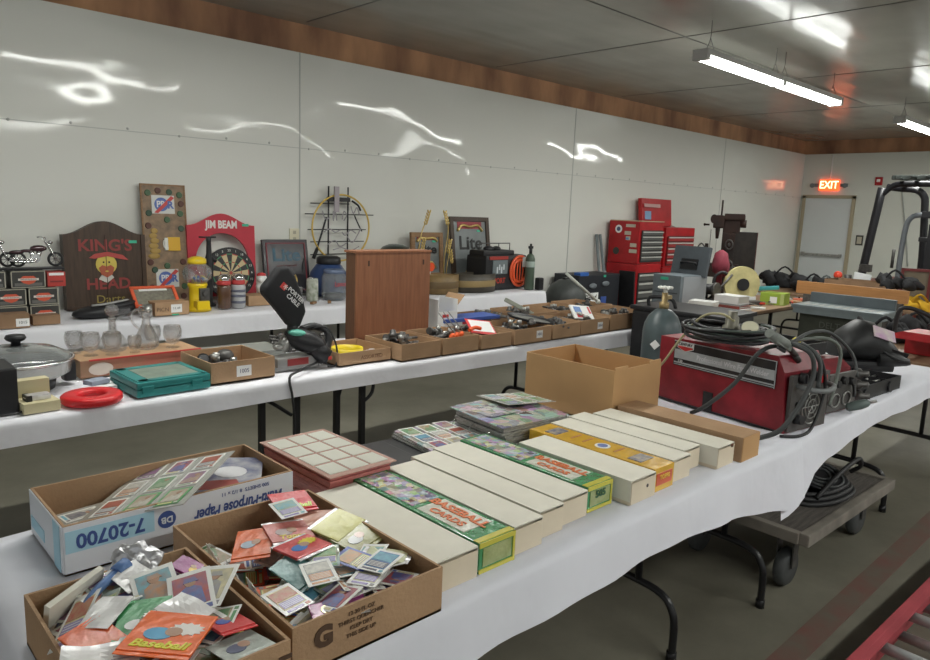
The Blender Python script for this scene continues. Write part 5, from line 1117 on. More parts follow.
# dome, wheat, mirrors
tag(B().lathe([(.17, 0), (.165, .06), (.13, .10), (.07, .125), (.01, .13)], seg=28).lathe([(.172, .0), (.18, .005), (.172, .02)], seg=28, loop=True).done('black_dome', mat('dome_green', (.02, .03, .025), .3, coat=.4), loc=(4.48, 5.74, 1.105)), 'black and green domed cover seen over the oak cabinet', 'cover')
tag(B().box((0, 0, .175), (.30, .24, .35), bev=.004).done('tall_carton', cardb_d, loc=(4.48, 5.74, ZB)), 'tall brown box hidden behind the oak cabinet under the dome', 'box')
def mirror(label, x, y, z, w_, h, txt, fm, rot, tag_=True):
    o = thing('framed_mirror', label, 'mirror', (x, y, z), rot=rot)
    f = .05
    b = B()
    for s in (-1, 1): b.box((s * (w_ - f) / 2, 0, h / 2), (f, .035, h), bev=.004).box((0, 0, h / 2 + s * (h - f) / 2), (w_ - 2 * f, .035, f), bev=.004)
    b.done('frame', fm, o)
    B().box((0, .005, h / 2), (w_ - f, .01, h - f)).done('mirror_glass', mat('mirror_tint', (.21, .23, .23), .25, var=.1), o)
    B().box((0, -.003, h * .88), (w_ * .62, .004, h * .10)).done('red_header', flat((.30, .04, .05)), o)
    B().tube([(-w_ * .32, -.006, h * .80), (-w_ * .2, -.006, h * .88), (0, -.006, h * .86), (w_ * .2, -.006, h * .88), (w_ * .32, -.006, h * .80)], .016, seg=6).done('gold_scroll', gold, o)
    text(txt, h * .27, o, (0, -.006, h * .62), TF, flat((.02, .02, .02)), sx=1.35 * w_ / h * 1.1, bold=.004)
    B().prism(disc(.055, 18), .003, FR(.03, -.002, h * .25)).done('label_emblem', flat((.45, .40, .28)), o); B().prism(disc(.032, 14), .003, FR(.03, -.005, h * .25)).done('emblem_centre', flat((.42, .08, .05)), o)
    B().tube([(-.1, -.004, h * .18), (-.03, -.008, h * .32), (.06, -.008, h * .34), (.12, -.004, h * .2)], .010, seg=6).done('gold_wreath', gold, o)
    B().box((w_ * .22, -.008, h * .8), (.05, .002, .02)).done('green_tag', flat((.05, .45, .28)), o)
    return o
mirror('large brown framed mirror reading Lite leaning on the wall', 5.64, 5.80, ZB + .0, .60, .78, 'Lite', wood_d, (R(-8), 0, 0))
mirror('smaller brown framed mirror reading Lite between the wheat ears', 5.00, 5.84, ZB + .12, .44, .48, 'Lite', wood_m, (R(-5), 0, 0))
tag(B().box((0, 0, .06), (.4, .1, .12)).done('prop_box', cardb_d, loc=(5.0, 5.84, ZB)), 'dark box under the smaller Lite mirror', 'box')
for x, ln, l in ((4.83, .0, 'gold wheat ear ornament left of the smaller Lite mirror'), (5.20, .05, 'gold wheat ear ornament between the two Lite mirrors')):
    o = thing('wheat_ornament', l, 'ornament', (x, 5.74, ZB))
    B().tube([(-.05, 0, 0), (-.06, 0, .3), (-.02, 0, .58), (.03 - ln, 0, .70)], .006, seg=6).tube([(-.03, -.02, 0), (-.04, -.02, .2), (.0, -.02, .42)], .005, seg=6).done('stem', gold, o)
    for (cx_, cz_, dx_) in ((.05 - ln * 2.2, .76, .35 - ln * 14), (.0, .46, .2), (.03, .35, -.2)):
        b = B()
        for j in range(5):
            for s in (-1, 1): b.sph((cx_ + s * .014 + dx_ * (.03 * j - .06), -.01, cz_ + .03 * j - .06), (.010, .008, .022), rot=(0, R(s * 24), 0), seg=8)
        b.done('wheat_ear', gold, o)
def band(label, x, r_, m1, m2):
    o = thing('wooden_barrel_band', label, 'wooden tub', (x, 5.45, ZB))
    B().lathe([(r_ - .02, 0), (r_, 0), (r_, .19), (r_ - .02, .19)], seg=40, loop=True, sc=(1, .55, 1)).done('tub_wall', m1, o)
    B().lathe([(r_, .055), (r_ + .004, .06), (r_ + .004, .12), (r_, .125)], seg=40, loop=True, sc=(1, .55, 1)).done('middle_band', m2, o)
    B().lathe([(.01, .15), (r_ - .02, .15), (r_ - .02, .16), (.01, .16)], seg=40, sc=(1, .55, 1)).done('tub_top', m1, o)
band('lighter oval wooden tub just right of the oak cabinet', 4.88, .19, mat('band_tan', (.26, .17, .07), .5, var=.3), mat('band_dk', (.14, .09, .04), .5))
band('darker oval wooden tub with a tan middle band before the large mirror', 5.33, .27, mat('band_grey', (.07, .06, .045), .5, var=.3), mat('band_tan2', (.27, .19, .08), .5))
o = thing('white_box', 'white box with a round red orange light beside the tubs', 'box', (4.78, 5.62, ZB)); B().box((0, 0, .14), (.07, .08, .30), bev=.003).done('box_body', whiteg, o); B().cone((.03, -.04, .26), (.03, -.055, .26), .045, seg=20).done('red_reflector', flat((.85, .10, .03), .3, .5), o)
o = thing('insulated_case', 'black bulky case with orange red ribbed oval at the table end', 'case', (5.77, 5.56, ZB), R(2))
B().box((0, 0, .19), (.68, .30, .38), bev=.04).box((-.10, -.01, .40), (.5, .22, .06), bev=.02).done('case_body', mat('case_black', (.018, .018, .02), .5), o)
B().box((-.12, -.155, .25), (.24, .012, .15), rot=(0, 0, 0), bev=.004).done('printed_panel', flat((.16, .19, .20), .4), o)
for i in range(4): B().box((-.17 + .035 * i, -.163, .22 + .03 * (i % 2)), (.018, .004, .07 - .012 * (i % 2))).done('white_mark', flat((.6, .64, .66)), o)
text('SPORT', .08, o, (-.13, -.153, .10), TF, flat((.42, .05, .03)), sx=.9, bold=.002)
B().box((-.14, -.152, .35), (.30, .008, .035)).done('red_strip', flat((.35, .04, .03)), o)
b = B()
for i, (rx, rz_) in enumerate(((.155, .165), (.12, .12))): b.tube([(.20 + rx * math.cos(a), -.165, .20 + rz_ * math.sin(a)) for a in [k_ * PI / 8 for k_ in range(16)]], .014, closed=True, smooth=2)
for i in range(5): b.tube([(.20 + .03 * (i - 2), -.165, .34), (.20 + .05 * (i - 2), -.17, .2), (.20 + .035 * (i - 2), -.165, .06)], .009)
b.done('ribbed_oval', flat((.75, .10, .03), .4, .3), o); B().box((.26, -.18, .30), (.06, .01, .11)).done('white_tag', whiteg, o)
B().tube([(-.30, 0, .42), (-.30, 0, .50), (.20, 0, .50), (.20, 0, .42)], .006, smooth=1).tube([(-.1, .03, .42), (-.1, .03, .50)], .005, smooth=1).tube([(.05, .03, .42), (.05, .03, .50)], .005, smooth=1).done('wire_rack', steel_d, o)
B().sph((-.15, 0, .44), (.07, .05, .035)).sph((-.02, 0, .44), (.05, .05, .03)).done('knob', blackp, o)
o = thing('wooden_post', 'dark post-like spray bottle at the right end of the wall table', 'bottle', (6.05 + .19, 5.66, ZB - .0)); o.location = (6.02, 5.86, ZB)
o.location = (6.03, 5.30, ZB); B().lathe([(.05, 0), (.055, .01), (.055, .34), (.04, .38), (.02, .40)], seg=18).done('bottle', flat((.07, .10, .07), .4), o); B().cone((0, 0, .40), (0, 0, .46), .018).box((0, 0, .47), (.06, .025, .03), bev=.004).cone((0, 0, .48), (0, 0, .51), .012).done('nozzle', blackp, o)
B().lathe([(.0555, .25), (.0565, .255), (.0565, .31), (.0555, .315)], seg=18, loop=True).done('label', flat((.35, .42, .38)), o)
tag(B().box((0, 0, .07), (.08, .07, .14), bev=.02).done('small_speaker', blackp, loc=(6.10, 5.21, ZB)), 'small rounded black box at the very end of the wall table', 'box')

# ---------------------------------------------------------------- along the wall beyond the table
o = thing('shop_vacuum', 'dark grey domed mask-like machine on the floor right of the wall table', 'machine', (6.95, 5.50, 0))
B().lathe([(.22, 0), (.24, .05), (.24, .50), (.26, .54), (.25, .62), (.20, .73), (.10, .80), (.02, .82)], seg=28).done('drum', mat('vac_grey', (.055, .06, .058), .5, var=.3), o); B().box((0, 0, .80), (.12, .05, .07), bev=.012).done('handle', blackp, o); B().cone((-.1, -.2, .55), (-.1, -.27, .55), .05).cone((.1, -.2, .55), (.1, -.27, .55), .05).done('port', blackp, o)
o = thing('storage_bin', 'black bins with blue ends standing against the left wall', 'bin', (7.66, 5.72, 0))
B().box((0, 0, .42), (.88, .4, .84), bev=.01).done('bin_body', mat('bin_black', (.018, .02, .026), .5), o); B().box((-.33, -.15, .85), (.18, .10, .05), bev=.01).done('blue_end', flat((.03, .12, .42)), o)
B().box((-.2, -.203, .55), (.36, .006, .12)).done('paper_label', white, o); text('Closed', .09, o, (-.2, -.208, .55), TF, flat((.05, .05, .05)), bold=.002, shear=.3); B().box((.1, -.203, .50), (.12, .006, .1)).done('blue_patch', flat((.05, .10, .35)), o)
B().sph((-.15, -.21, .70), (.08, .02, .035)).sph((.12, -.21, .72), (.08, .02, .035)).done('grey_oval', flat((.16, .18, .2)), o); B().box((.1, -.203, .82), (.05, .006, .03)).done('green_tag', flat((.05, .45, .28)), o)
for x0, y0, x1, l in ((8.22, 5.80, 8.12, 'leftmost grey metal bar leaning on the wall by the tool chest'), (8.30, 5.74, 8.20, 'second grey metal bar leaning beside the tool chest, white lower part')):
    o = thing('metal_bar', l, 'bar', (x0, y0, 0)); d_ = Vector((x1 - x0, 5.96 - y0, 1.34))
    B().tube([(0, 0, 0), d_ * .5, d_], .022, seg=6, smooth=1).done('bar', greyp, o)
    if x0 > 8.15: B().cone(d_ * .35, d_ * .62, .032, seg=8).done('white_sleeve', whiteg, o)
o = thing('black_board', 'narrow black board leaning against the side of the red tool chest', 'board', (8.36, 5.50, 0), rot=(R(0), R(-4), 0)); B().box((-.06, 0, .44), (.03, .24, .88), bev=.005).done('board', blackp, o)
def chest(label, x0, x1, y0, y1, z, h, nd, mtop=None, stickers=False, split=0, zs=0):
    o = thing('tool_chest', label, 'tool chest', ((x0 + x1) / 2, (y0 + y1) / 2, z)); w_, d_ = x1 - x0, y1 - y0
    B().box((0, .01, h / 2), (w_, d_ - .02, h), bev=.008).done('chest_body', redp, o)
    top = .11; dh = (h - top - .05) / nd
    B().box((0, -d_ / 2 + .008, (h - top) / 2 + .01), (w_ - .08, .01, h - top - .03)).done('drawer_recess', flat((.03, .03, .03)), o)
    for i in range(nd):
        zz = .04 + dh * (i + .5)
        dr = B().box((0, -d_ / 2 + .0, zz), (w_ - .09, .014, dh * .72)).done('drawer', mat('drawer_dark', (.10, .10, .095), .4), o)
        B().box((0, -d_ / 2 - .012, zz + dh * .25), (w_ - .09, .014, dh * .22), bev=.002).done('drawer_pull', flat((.52, .52, .48), .35), dr)
    return o
redp2 = redp
c = chest('lower red rolling cabinet of the stickered tool chest', 8.36, 8.97, 5.42, 5.93, .10, .86, 6)
B().box((-.309, .02, .42), (.006, .34, .66)).done('side_panel', mat('red_dull', (.30, .015, .02), .5), c)
for x in (-.25, .25):
    for y in (-.2, .2): B().cone((x - .02, y, -.05), (x + .02, y, -.05), .05, seg=16).done('caster', rubber, c)
c = chest('upper red drawer chest with stickers on its side', 8.37, 8.96, 5.42, 5.93, .965, .57, 6)
B().box((0, .0, .575), (.58, .49, .012)).done('tan_lid_edge', flat((.48, .36, .24)), c)
for y, z, r_, cc in ((-.10 + .2, .46, .055, (.8, .8, .8)), (.12, .16, .05, (.06, .06, .05))): B().prism(disc(r_, 20), .003, FL(-.296, y, z)).done('round_sticker', flat(cc), c)
B().prism(disc(.03, 14), .003, FL(-.299, .10, .46)).done('sticker_centre', flat((.08, .1, .2)), c)
for y, z, sx_, sz in ((-.09, .51, .15, .04), (-.05, .41, .10, .05), (-.06, .34, .07, .05), (-.15, .25, .10, .05), (-.15, .17, .12, .05)): B().box((-.296, y, z), (.004, sx_, sz)).done('sticker', flat((.55, .50, .40)), c)
B().box((-.298, -.05, .335), (.003, .05, .03)).done('blue_sticker', flat((.15, .3, .5)), c)
c = chest('lower red cabinet of the second tool chest partly behind the grey case', 9.02, 9.84, 5.42, 5.93, .10, .80, 5)
for x in (-.33, .33):
    for y in (-.2, .2): B().cone((x - .02, y, -.05), (x + .02, y, -.05), .05, seg=16).done('caster', rubber, c)
c = chest('upper dull red chest with its lid standing open', 9.03, 9.82, 5.42, 5.93, .905, .56, 5)
B().box((-.0, .21, .76), (.80, .06, .40), rot=(R(-6), 0, 0), bev=.006).done('open_lid', redp, c); B().box((-.16, .165, .86), (.42, .004, .05), rot=(R(-6), 0, 0)).done('white_lettering_strip', flat((.50, .30, .28)), c)
B().box((-.25, .17, .72), (.16, .004, .12), rot=(R(-6), 0, 0)).done('blue_sticker', flat((.20, .36, .55)), c); B().cone((.36, .15, .58), (.39, -.1, .50), .006, seg=6).done('lid_stay', steel, c)
for cc in list(c.children):
    if cc.name.startswith('drawer.') or cc.name.startswith('drawer_recess'): cc.data.materials[0] = flat((.33, .03, .03)) if cc.name.startswith('drawer.') else flat((.12, .02, .02))

# ---------------------------------------------------------------- grey case, saw, books on the bare table
o = thing('grey_steel_case', 'grey steel case with its lid tipped open on the bare brown table', 'case', (6.62, 3.78, .735), R(-4)); o.scale = (.82, .9, .92)
gc = mat('case_bluegrey', (.15, .18, .20), .45, var=.12)
B().box((0, 0, .165), (.56, .36, .33), bev=.006).done('case_body', gc, o); B().box((-.283, .03, .29), (.003, .10, .03)).done('green_tag', flat((.05, .45, .28)), o)
B().box((-.283, 0, .14), (.004, .3, .012)).done('groove', flat((.05, .06, .07)), o); B().box((.02, -.183, .165), (.50, .005, .31)).done('pale_front', mat('case_pale', (.27, .29, .31), .45), o)
ld = B().box((.20, .0, .47), (.05, .46, .34), rot=(0, R(12), 0), bev=.01).done('open_lid', mat('lid_grey', (.075, .088, .10), .45, var=.15), o)
B().tube([(.155, .09, .44), (.13, .09, .46), (.13, -.09, .46), (.155, -.09, .44)], .012, smooth=2).box((.165, 0, .44), (.01, .22, .12), rot=(0, R(12), 0)).done('lid_handle', blackp, ld)
def book(label, x, y, z, sx_, sy_, h, rz, col, pages=True):
    o = thing('book', label, 'book', (x, y, z), R(rz))
    B().box((0, 0, h - .004), (sx_, sy_, .007), bev=.001).box((0, 0, .004), (sx_, sy_, .007), bev=.001).box((-sx_ / 2 + .004, 0, h / 2), (.007, sy_, h)).done('cover', flat(col, .4, .2), o)
    B().box((.003, 0, h / 2), (sx_ - .012, sy_ - .01, h - .014)).done('pages', flat((.62, .60, .54)), o)
for a in (('bottom pale book of the left pile beside the steel case', 6.35, 3.36, .735, 0.203, 0.259, .03, 10, (.35, .38, .42)), ('thick pale book second in the left pile beside the steel case', 6.37, 3.38, .766, 0.195, 0.245, .035, 4, (.55, .55, .5)), ('white book third in the left pile beside the steel case', 6.38, 3.37, .802, 0.187, 0.238, .028, 12, (.66, .66, .64)),
          ('wide white magazine at the bottom of the right pile', 6.72, 3.26, .735, 0.234, 0.302, .020, -5, (.6, .6, .58)), ('dark red book under the thick white book', 6.76, 3.28, .756, 0.218, 0.288, .026, -3, (.25, .05, .04)), ('grey book in the middle of the right pile', 6.75, 3.28, .783, 0.218, 0.274, .016, 3, (.3, .3, .3)), ('thick white book on top of the right pile', 6.76, 3.28, .80, 0.211, 0.259, .075, -4, (.70, .70, .70)),
          ('thin white booklet lying right of the book piles', 7.08, 3.18, .735, 0.156, 0.187, .012, 20, (.6, .6, .58)), ('dark booklet lying near the front edge of the bare table', 7.0, 3.30, .735, 0.156, 0.144, .014, -15, (.12, .10, .10))): book(*a)
o = thing('chop_saw', 'chop saw with a round cream blade guard behind the books', 'saw', (7.36, 3.48, .735), R(-40))
B().box((0, 0, .02), (.36, .30, .04), bev=.004).done('base', steel_d, o); B().cone((0, -.02, .20), (0, .03, .20), .19, seg=36).done('blade_guard', mat('guard_cream', (.58, .52, .25), .5, var=.25, vscale=9), o)
B().cone((0, -.03, .20), (0, -.045, .20), .065, seg=20).done('hub', blackp, o); B().cone((0, .03, .20), (0, .16, .20), .06, seg=18).done('motor', blackp, o); B().tube([(-.1, .02, .25), (-.2, .02, .32), (-.28, .02, .28), (-.3, .02, .2)], .016).done('handle', blackp, o)
B().tube([(-.36, -.03, .03), (-.22, -.02, .18), (-.12, -.02, .30)], .012, smooth=1).tube([(-.30, .03, .03), (-.16, .02, .18), (-.08, .02, .28)], .012, smooth=1).done('arm', steel_d, o)
B().box((.02, 0, .05), (.28, .05, .05), bev=.004).done('vise', whiteg, o)
o = thing('green_carton', 'lime green box with a white label and a teal tool on top', 'box', (7.66, 3.24, .735), R(8)); o.scale = (.8, .72, .95); B().box((0, 0, .065), (.26, .34, .13), bev=.003).done('box_body', flat((.30, .42, .05)), o); B().box((-.132, -.02, .055), (.003, .10, .07)).done('label', white, o); B().box((-.132, -.14, .065), (.003, .05, .12)).done('pale_end', flat((.45, .52, .2)), o)
tag(B().box((0, 0, .03), (.07, .28, .04), rot=(R(-8), 0, R(20)), bev=.012).done('teal_box', flat((.05, .28, .32), .4), loc=(7.62, 3.34, .865)), 'teal plastic tool lying on the green box', 'tool')
o = thing('red_gear', 'red jacket-like canvas cover draped over a stand behind the grey case', 'cover', (7.48, 3.80, .735)); o.scale = (.62, .62, .9)
B().lathe([(.05, 0), (.05, .30), (.12, .33), (.15, .42), (.11, .56), (.03, .60)], seg=18).sph((.12, -.04, .38), (.10, .06, .12), rot=(0, R(35), 0)).done('cloth_body', mat('red_cloth', (.22, .03, .05), .7, var=.3), o); B().tube([(.16, -.05, .30), (.24, -.06, .22), (.26, -.06, .08)], .028).done('black_sleeve', blackp, o)
o = thing('bench_grinder', 'small black tool with a spoked stand between case and chop saw', 'grinder', (7.05, 3.72, .735)); B().box((0, 0, .02), (.14, .2, .04)).cone((0, -.09, .14), (0, .09, .14), .055, seg=18).cone((0, 0, .03), (0, 0, .12), .03).done('body', blackp, o); B().cone((0, -.10, .14), (0, -.13, .14), .08, seg=20).done('wheel', steel_d, o); B().cone((0, .10, .14), (0, .13, .14), .08, seg=20).done('wheel', steel_d, o)
fill(6.9, 8.1, 3.05, 3.3, .737, 10, 'the clutter on the bare table', 51, (0, 3, 6, 4), .01)
for i, (x, y, c_) in enumerate(((8.05, 3.30, (.6, .6, .58)), (8.2, 3.2, (.5, .12, .06)), (8.15, 3.45, (.65, .65, .62)), (7.95, 3.15, (.35, .2, .1)))):
    tag(B().box((0, 0, .015), (.16, .12, .03), rot=(0, 0, R(25 * i)), bev=.003).done('paper_packet', flat(c_), loc=(x, y, .736)), ['white packet beyond the lime green box', 'orange packet at the right end of the bare table', 'white folded packet at the back of the bare table', 'brown packet at the front right of the bare table'][i], 'packet')

# table saw
o = thing('table_saw', 'grey table saw with a wide steel top and olive cabinet', 'table saw', (7.05, 2.34, 0))
B().box((0, 0, .835), (.44, .78, .035), bev=.005).box((-.02, 0, .80), (.40, .74, .05)).done('saw_top', mat('saw_grey', (.20, .235, .245), .4, metal=.3, var=.15), o)
b = B()
for i in range(10): b.box((-.05, -.32 + .07 * i, .8532), (.16, .035, .001))
b.done('top_slots', flat((.36, .36, .33)), o)
B().box((.02, .04, .39), (.34, .58, .78), bev=.006).done('saw_cabinet', mat('saw_olive', (.055, .06, .045), .5, var=.3), o)
B().box((.02, -.26, .40), (.342, .03, .78), bev=.004).done('cabinet_edge', mat('cab_grey', (.20, .21, .18), .5, var=.3), o); text('DELTA', .08, o, (-.153, .03, .68), TL, flat((.12, .13, .11)), sx=1)
B().box((.19, .0, .90), (.05, .74, .095), bev=.004).done('rip_fence', mat('fence_grey', (.10, .12, .13), .45, var=.15), o)
tag(B().box((0, 0, .05), (.03, 1.02, .125), bev=.003).done('fence_board', wood_o, loc=(7.55, 2.47, .905)), 'long orange wooden board standing behind the saw fence', 'board')
tag(B().box((0, 0, 0), (.06, .9, .892), bev=.004).done('saw_outfeed_stand', wood_grey, loc=(7.55, 2.45, .446)), 'plain stand holding up the orange board behind the saw', 'stand')

# items on the far tables
o = carton('wide brown carton with small stickers behind the orange board', 8.55, 8.95, 2.45, 3.08, .737, .99, cardb_d, name='wide_carton')
B().prism(disc(.03, 12), .002, FL(-.203, .15, .13)).done('sticker', flat((.3, .36, .45)), o); B().prism(disc(.025, 12), .002, FL(-.203, -.18, .12)).done('sticker', flat((.4, .42, .45)), o)
def lumpbag(label, x, y, z, s, col, seed, cat='bag', name='black_bag'):
    r = random.Random(seed); b = B()
    for i in range(7): b.sph((r.uniform(-.14, .14) * s, r.uniform(-.2, .2) * s, r.uniform(.03, .10) * s), (r.uniform(.06, .14) * s, r.uniform(.07, .15) * s, r.uniform(.04, .09) * s), seg=12, rot=(r.uniform(0, 1), r.uniform(0, 1), 0))
    for v in b.bm.verts:
        q = v.co * 34; v.co += Vector((math.sin(q.y + q.z * 1.7), math.sin(q.z * 1.3 + q.x), math.sin(q.x * 1.1 + q.y * 1.9))) * .016 * s
        v.co.z = max(.002, v.co.z)
    b.tube([(-.1 * s, .1 * s, .1 * s), (-.05 * s, .0, .22 * s), (.05 * s, -.1 * s, .1 * s)], .012)
    return tag(b.done(name, flat(col, .85), loc=(x, y, z)), label, cat)
lumpbag('black tool bag slumped on the brown table near the door', 9.85, 4.05, .737, 1.25, (.015, .015, .017), 1)
lumpbag('grey machine part beside the black tool bag near the door', 9.95, 3.55, .737, .9, (.13, .15, .15), 2, 'machine part', 'machine_part')
lumpbag('long black bag lying left of the red ball', 9.40, 3.50, .737, 1.1, (.015, .015, .017), 3)
lumpbag('black bag to the right of the wide brown carton', 8.75, 2.42, .93, .95, (.02, .02, .022), 4)
lumpbag('yellow cloth bundle beside the wide brown carton', 8.75, 2.16, .737, .75, (.62, .36, .02), 5, 'cloth', 'yellow_cloth')
lumpbag('dark equipment heap at the right edge behind the red toolbox', 6.55, 1.62, .737, .9, (.02, .02, .022), 6, 'equipment', 'equipment_heap')
lumpbag('black tool heap in front of the table saw corner', 6.15, 1.72, .737, .8, (.014, .014, .016), 7, 'tool', 'tool_heap')
tag(B().sph((0, 0, .05), .05).cone((0, 0, 0), (0, 0, .04), .02).done('red_ball', flat((.85, .08, .04), .4), loc=(9.35, 3.22, .94)), 'round red ball above the black bags near the door', 'ball')
tag(B().lathe([(.03, 0), (.05, .05), (.02, .1), (.03, .14), (.01, .17)], seg=14).done('red_bottle', flat((.6, .07, .06), .4), loc=(9.55, 2.95, .735)), 'small red topped bottle beneath the exit door', 'bottle')
o = thing('grey_machine', 'grey angled machine on the far table in front of the door', 'machine', (9.20, 2.95, .737), R(15)); B().box((0, 0, .08), (.4, .42, .16), bev=.01).done('machine_body', greyp, o); B().box((-.05, -.05, .22), (.3, .18, .02), rot=(R(10), R(-30), 0)).done('silver_plate', flat((.35, .36, .36)), o); B().cone((0, .1, .16), (0, .1, .28), .04).done('column', steel_d, o)
o = thing('picture_stand', 'small dark red wooden frame standing on the far table', 'frame', (9.6, 2.45, .737), R(-70)); B().box((0, 0, .19), (.30, .03, .38)).done('frame_back', flat((.16, .13, .09)), o)
b = B()
for s in (-1, 1): b.box((s * .14, -.01, .19), (.03, .05, .40)).box((0, -.01, .19 + s * .185), (.30, .05, .03))
b.done('frame_border', flat((.16, .03, .03)), o)
o = thing('red_black_case', 'flat red and black case at the right edge on the far table', 'case', (8.85, 1.80, .737), R(4)); B().box((0, 0, .10), (.35, .50, .20), bev=.006).done('case_body', flat((.03, .03, .03)), o); B().box((-.178, .12, .10), (.004, .24, .18)).done('red_half', flat((.55, .03, .03)), o); B().box((0, 0, .205), (.36, .52, .012)).done('red_lid', flat((.5, .04, .04)), o); B().box((.02, -.02, .22), (.2, .3, .012)).done('paper_on_lid', white, o)
for i, (x, y, c_, sz) in enumerate(((6.7, 1.55, (.62, .62, .6), .26), (6.6, 1.35, (.6, .1, .05), .16), (6.85, 1.42, (.65, .65, .63), .22), (6.75, 1.75, (.16, .18, .2), .24), (6.4, 1.42, (.42, .38, .34), .2), (6.0, 1.35, (.5, .3, .26), .18))):
    tag(B().box((0, 0, .02), (sz, sz * .7, .04), rot=(0, 0, R(31 * i)), bev=.004).done('paper_goods', flat(c_), loc=(x, y, .737)), ['white paper sheets at the right edge beyond the red toolbox', 'orange packet at the right edge among white papers', 'white folded packet farthest at the right edge', 'grey flat case near the table saw corner', 'beige packet behind the red toolbox', 'pink packet beside the red toolbox'][i], 'packet')
o = thing('red_toolbox', 'red metal toolbox with a silver latch at the right edge', 'toolbox', (5.74, 1.27, .737), R(-6)); o.scale = (.85, .66, .72)
B().box((0, 0, .09), (.30, .50, .18), bev=.008).done('box_body', redp, o); B().prism([(-.25, 0), (.25, 0), (.25, .03), (.14, .07), (-.14, .07), (-.25, .03)], .30, FL(-.15, 0, .18)).done('lid', redp, o); B().box((-.153, -.02, .16), (.012, .04, .07), bev=.003).box((-.16, -.02, .20), (.014, .05, .012)).done('latch', chrome, o); B().tube([(0, .12, .24), (0, .1, .29), (0, -.1, .29), (0, -.12, .24)], .012).done('handle', blackp, o)
cable('black arched hose at the right edge above the red toolbox', [(6.0, 1.62, .78), (6.0, 1.60, 1.0), (6.05, 1.45, .98), (6.1, 1.3, .88), (6.15, 1.2, .80)], .016)
tag(B().box((0, 0, .03), (.6, .4, .06), bev=.004).done('wood_panel', wood_m, loc=(5.72, 1.18, .737), rot=(0, 0, R(5))), 'brown wooden panel under the front of the red toolbox', 'panel') if False else None

# milling machine
o = thing('milling_machine', 'dark old milling machine standing before the left wall', 'milling machine', (10.35, 5.25, 0), R(-63)); o.scale = (.72, .8, .97)
dm = mat('old_iron', (.022, .017, .014), .55, metal=.2, col2=(.05, .022, .015), vscale=5)
B().box((0, 0, .10), (.5, .6, .20), bev=.02).lathe([(.16, .2), (.12, .4), (.10, .75), (.14, .85)], seg=16).done('pedestal', dm, o)
B().box((-.05, -.1, .92), (.78, .26, .12), bev=.01).box((-.12, -.1, .82), (.5, .2, .1), bev=.01).box((-.33, -.1, 1.03), (.16, .12, .14), bev=.02).cone((-.32, -.1, 1.08), (-.32, -.1, 1.28), .055, .035).done('work_table', dm, o)
B().box((.10, .05, 1.18), (.26, .32, .55), bev=.02).box((.14, .05, 1.55), (.34, .30, .26), bev=.03).box((.18, .0, 1.70), (.40, .34, .10), bev=.02).done('column', dm, o)
B().box((-.12, -.05, 1.62), (.22, .24, .20), bev=.03).cone((-.13, -.05, 1.56), (-.13, -.05, 1.36), .055, .03).cone((-.08, -.05, 1.65), (-.08, -.05, 1.95), .018).cone((-.3, -.08, 1.57), (-.4, -.08, 1.57), .015).sph((-.40, -.08, 1.57), .022).cone((-.22, -.12, 1.66), (-.22, -.2, 1.66), .07).done('spindle_head', dm, o)
B().cone((.30, -.05, 1.60), (.42, -.05, 1.60), .06).box((.34, .0, 1.66), (.10, .2, .14), bev=.02).done('motor', dm, o)
B().box((.40, -.05, 1.12), (.50, .10, .72), bev=.012).done('control_cabinet', mat('cab_dark', (.03, .022, .018), .5, var=.4), o); B().box((.655, -.05, 1.12), (.012, .12, .72)).done('cabinet_edge', flat((.14, .03, .025)), o)
for x, z, r_ in ((.12, 1.28, .07), (.12, .95, .10), (.24, .88, .07)): B().tube([(x + r_ * math.cos(a), -.26, z + r_ * math.sin(a)) for a in [k_ * PI / 6 for k_ in range(12)]], .014, closed=True, smooth=2).cone((x, -.1, z), (x, -.27, z), .028).done('hand_wheel', steel_d, o)
B().tube([(-.42, -.2, 1.28 + .0), (-.5, -.2, 1.20), (-.42, -.2, 1.12), (-.35, -.2, 1.20)], .012, closed=True, smooth=3).cone((-.45, -.1, 1.2), (-.3, -.1, 1.1), .03).done('side_wheel', steel_d, o)
B().cone((-.26, -.1, 1.5), (-.26, -.1, 1.05), .006, seg=6).done('rod', steel_d, o)
B().box((-.28, -.12, .80), (.35, .05, .03)).done('pale_guard', flat((.5, .5, .48)), o)

# forklift
o = thing('forklift', 'black overhead guard posts and mast of a forklift at the right edge', 'forklift', (11.0, 2.9, 0))
fk = mat('forklift_black', (.018, .018, .022), .4)
B().tube([(0, .62, .3), (0, .58, .9), (0, .54, 1.3), (0, .48, 1.9), (0, .46, 2.12)], .055, seg=10, smooth=1).done('front_post', fk, o)
B().tube([(.0, .46, 2.02), (.0, .32, 2.15), (.0, .15, 2.17), (.0, -.25, 2.17)], .04, seg=10).done('guard_rail', fk, o)
B().tube([(.2, .46, 2.14), (.2, .30, 2.12), (.2, .10, 2.10), (.2, .0, 2.02), (.2, -.03, 1.85), (.2, -.08, 1.2), (.2, -.1, .3)], .045, seg=10, smooth=3).done('rear_post', fk, o)
b = B()
for y in (.22, .05, -.12, -.3): b.box((.1, y, 2.235), (1.0, .05, .03))
b.box((-.1, -.05, 2.25), (.06, .75, .06), bev=.01).box((.55, -.1, 2.23), (.06, .8, .05), bev=.01).done('overhead_guard', mat('guard_green', (.05, .06, .055), .5), o)
B().tube([(-.1, .1, .8), (-.1, .09, 1.5), (-.1, .04, 1.72), (-.1, -.1, 1.77), (-.1, -.3, 1.78)], .035, seg=8).done('grey_tube', mat('tube_grey', (.18, .20, .22), .4), o)
B().box((-.1, -.2, 1.77), (.08, .22, .09), bev=.01).box((-.1, -.22, 1.45), (.10, .25, .06), bev=.01).done('lamp_bracket', fk, o)
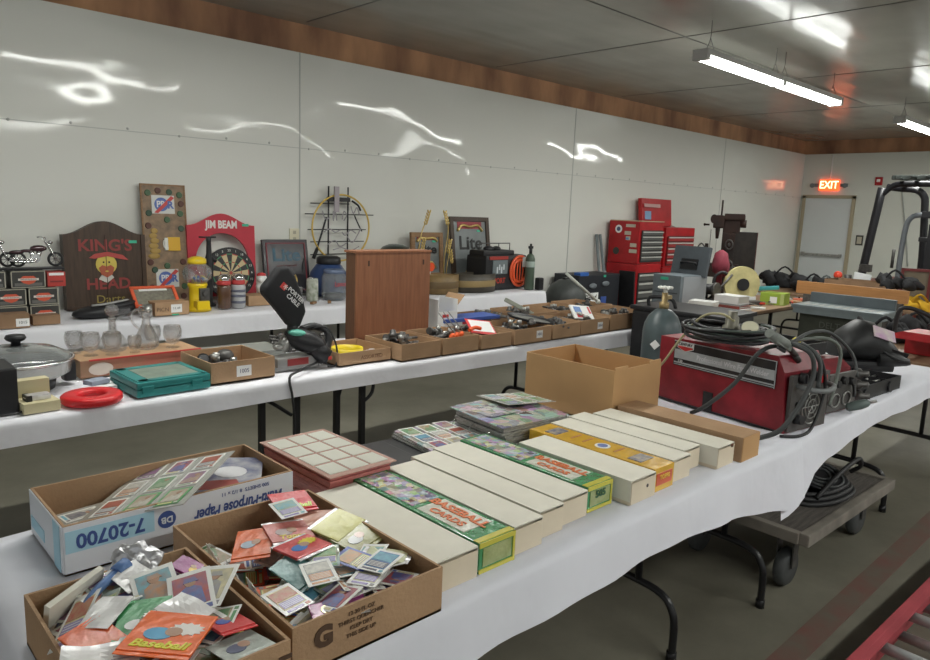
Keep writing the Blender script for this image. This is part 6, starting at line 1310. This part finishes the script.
B().box((-.1, -.26, .95), (.14, .12, 1.4), bev=.01).box((-.1, -.48, .95), (.14, .12, 1.9), bev=.01).done('mast_channel', fk, o)
B().box((.6, .15, .55), (1.5, .95, .6), bev=.05).done('chassis', mat('forklift_body', (.14, .03, .02), .5), o)
for x in (0, 1.15):
    for y in (.58, -.32): B().lathe([(.06, -.09), (.25, -.09), (.28, -.06), (.28, .06), (.25, .09), (.06, .09)], (x, y, .28), 24, rot=(PI / 2, 0, 0)).done('wheel', rubber, o)
B().cone((-.12, .18, 1.05), (-.12, .18, 1.3), .02).box((-.12, .5, 1.02), (.1, .14, .1)).done('lever', steel_d, o)
tag(B().tube([(0, 0, 0), (-.02, .1, .6), (-.03, .24, 1.3), (0, .30, 1.5)], .012, seg=6).done('wall_cable', flat((.35, .36, .33)), loc=(XB - .02, 3.95, .9)), 'thin grey cable on the back wall behind the forklift post', 'cable')

# pieces that a thing has several of become parts of their own
def islands(me):
    bm = bmesh.new(); bm.from_mesh(me); seen = set(); out = []
    for v in bm.verts:
        if v.index in seen: continue
        st = [v]; comp = set(); seen.add(v.index)
        while st:
            a = st.pop(); comp.add(a.index)
            for e_ in a.link_edges:
                w_ = e_.other_vert(a)
                if w_.index not in seen: seen.add(w_.index); st.append(w_)
        out.append(comp)
    bm.free(); return out
for o in list(bpy.data.objects):
    if o.type != 'MESH' or o.name.split('.')[0] not in ('crimped_end', 'brace', 'blue_band', 'lamp_bracket', 'lever', 'apron', 'sockets', 'port', 'grey_oval', 'painted_eyes', 'stem', 'tube', 'hanger', 'picture', 'hand_wheel', 'knob', 'socket') or not o.parent: continue
    isl = islands(o.data)
    if not 2 <= len(isl) <= 8: continue
    base = o.name.split('.')[0]; me0 = o.data
    for k_, comp in enumerate(isl):
        bm = bmesh.new(); bm.from_mesh(me0)
        bmesh.ops.delete(bm, geom=[v for v in bm.verts if v.index not in comp], context='VERTS')
        me = bpy.data.meshes.new(base); bm.to_mesh(me); bm.free()
        for m_ in me0.materials: me.materials.append(m_)
        if k_ == 0: o.data = me
        else:
            c = o.copy(); c.data = me; C.objects.link(c)
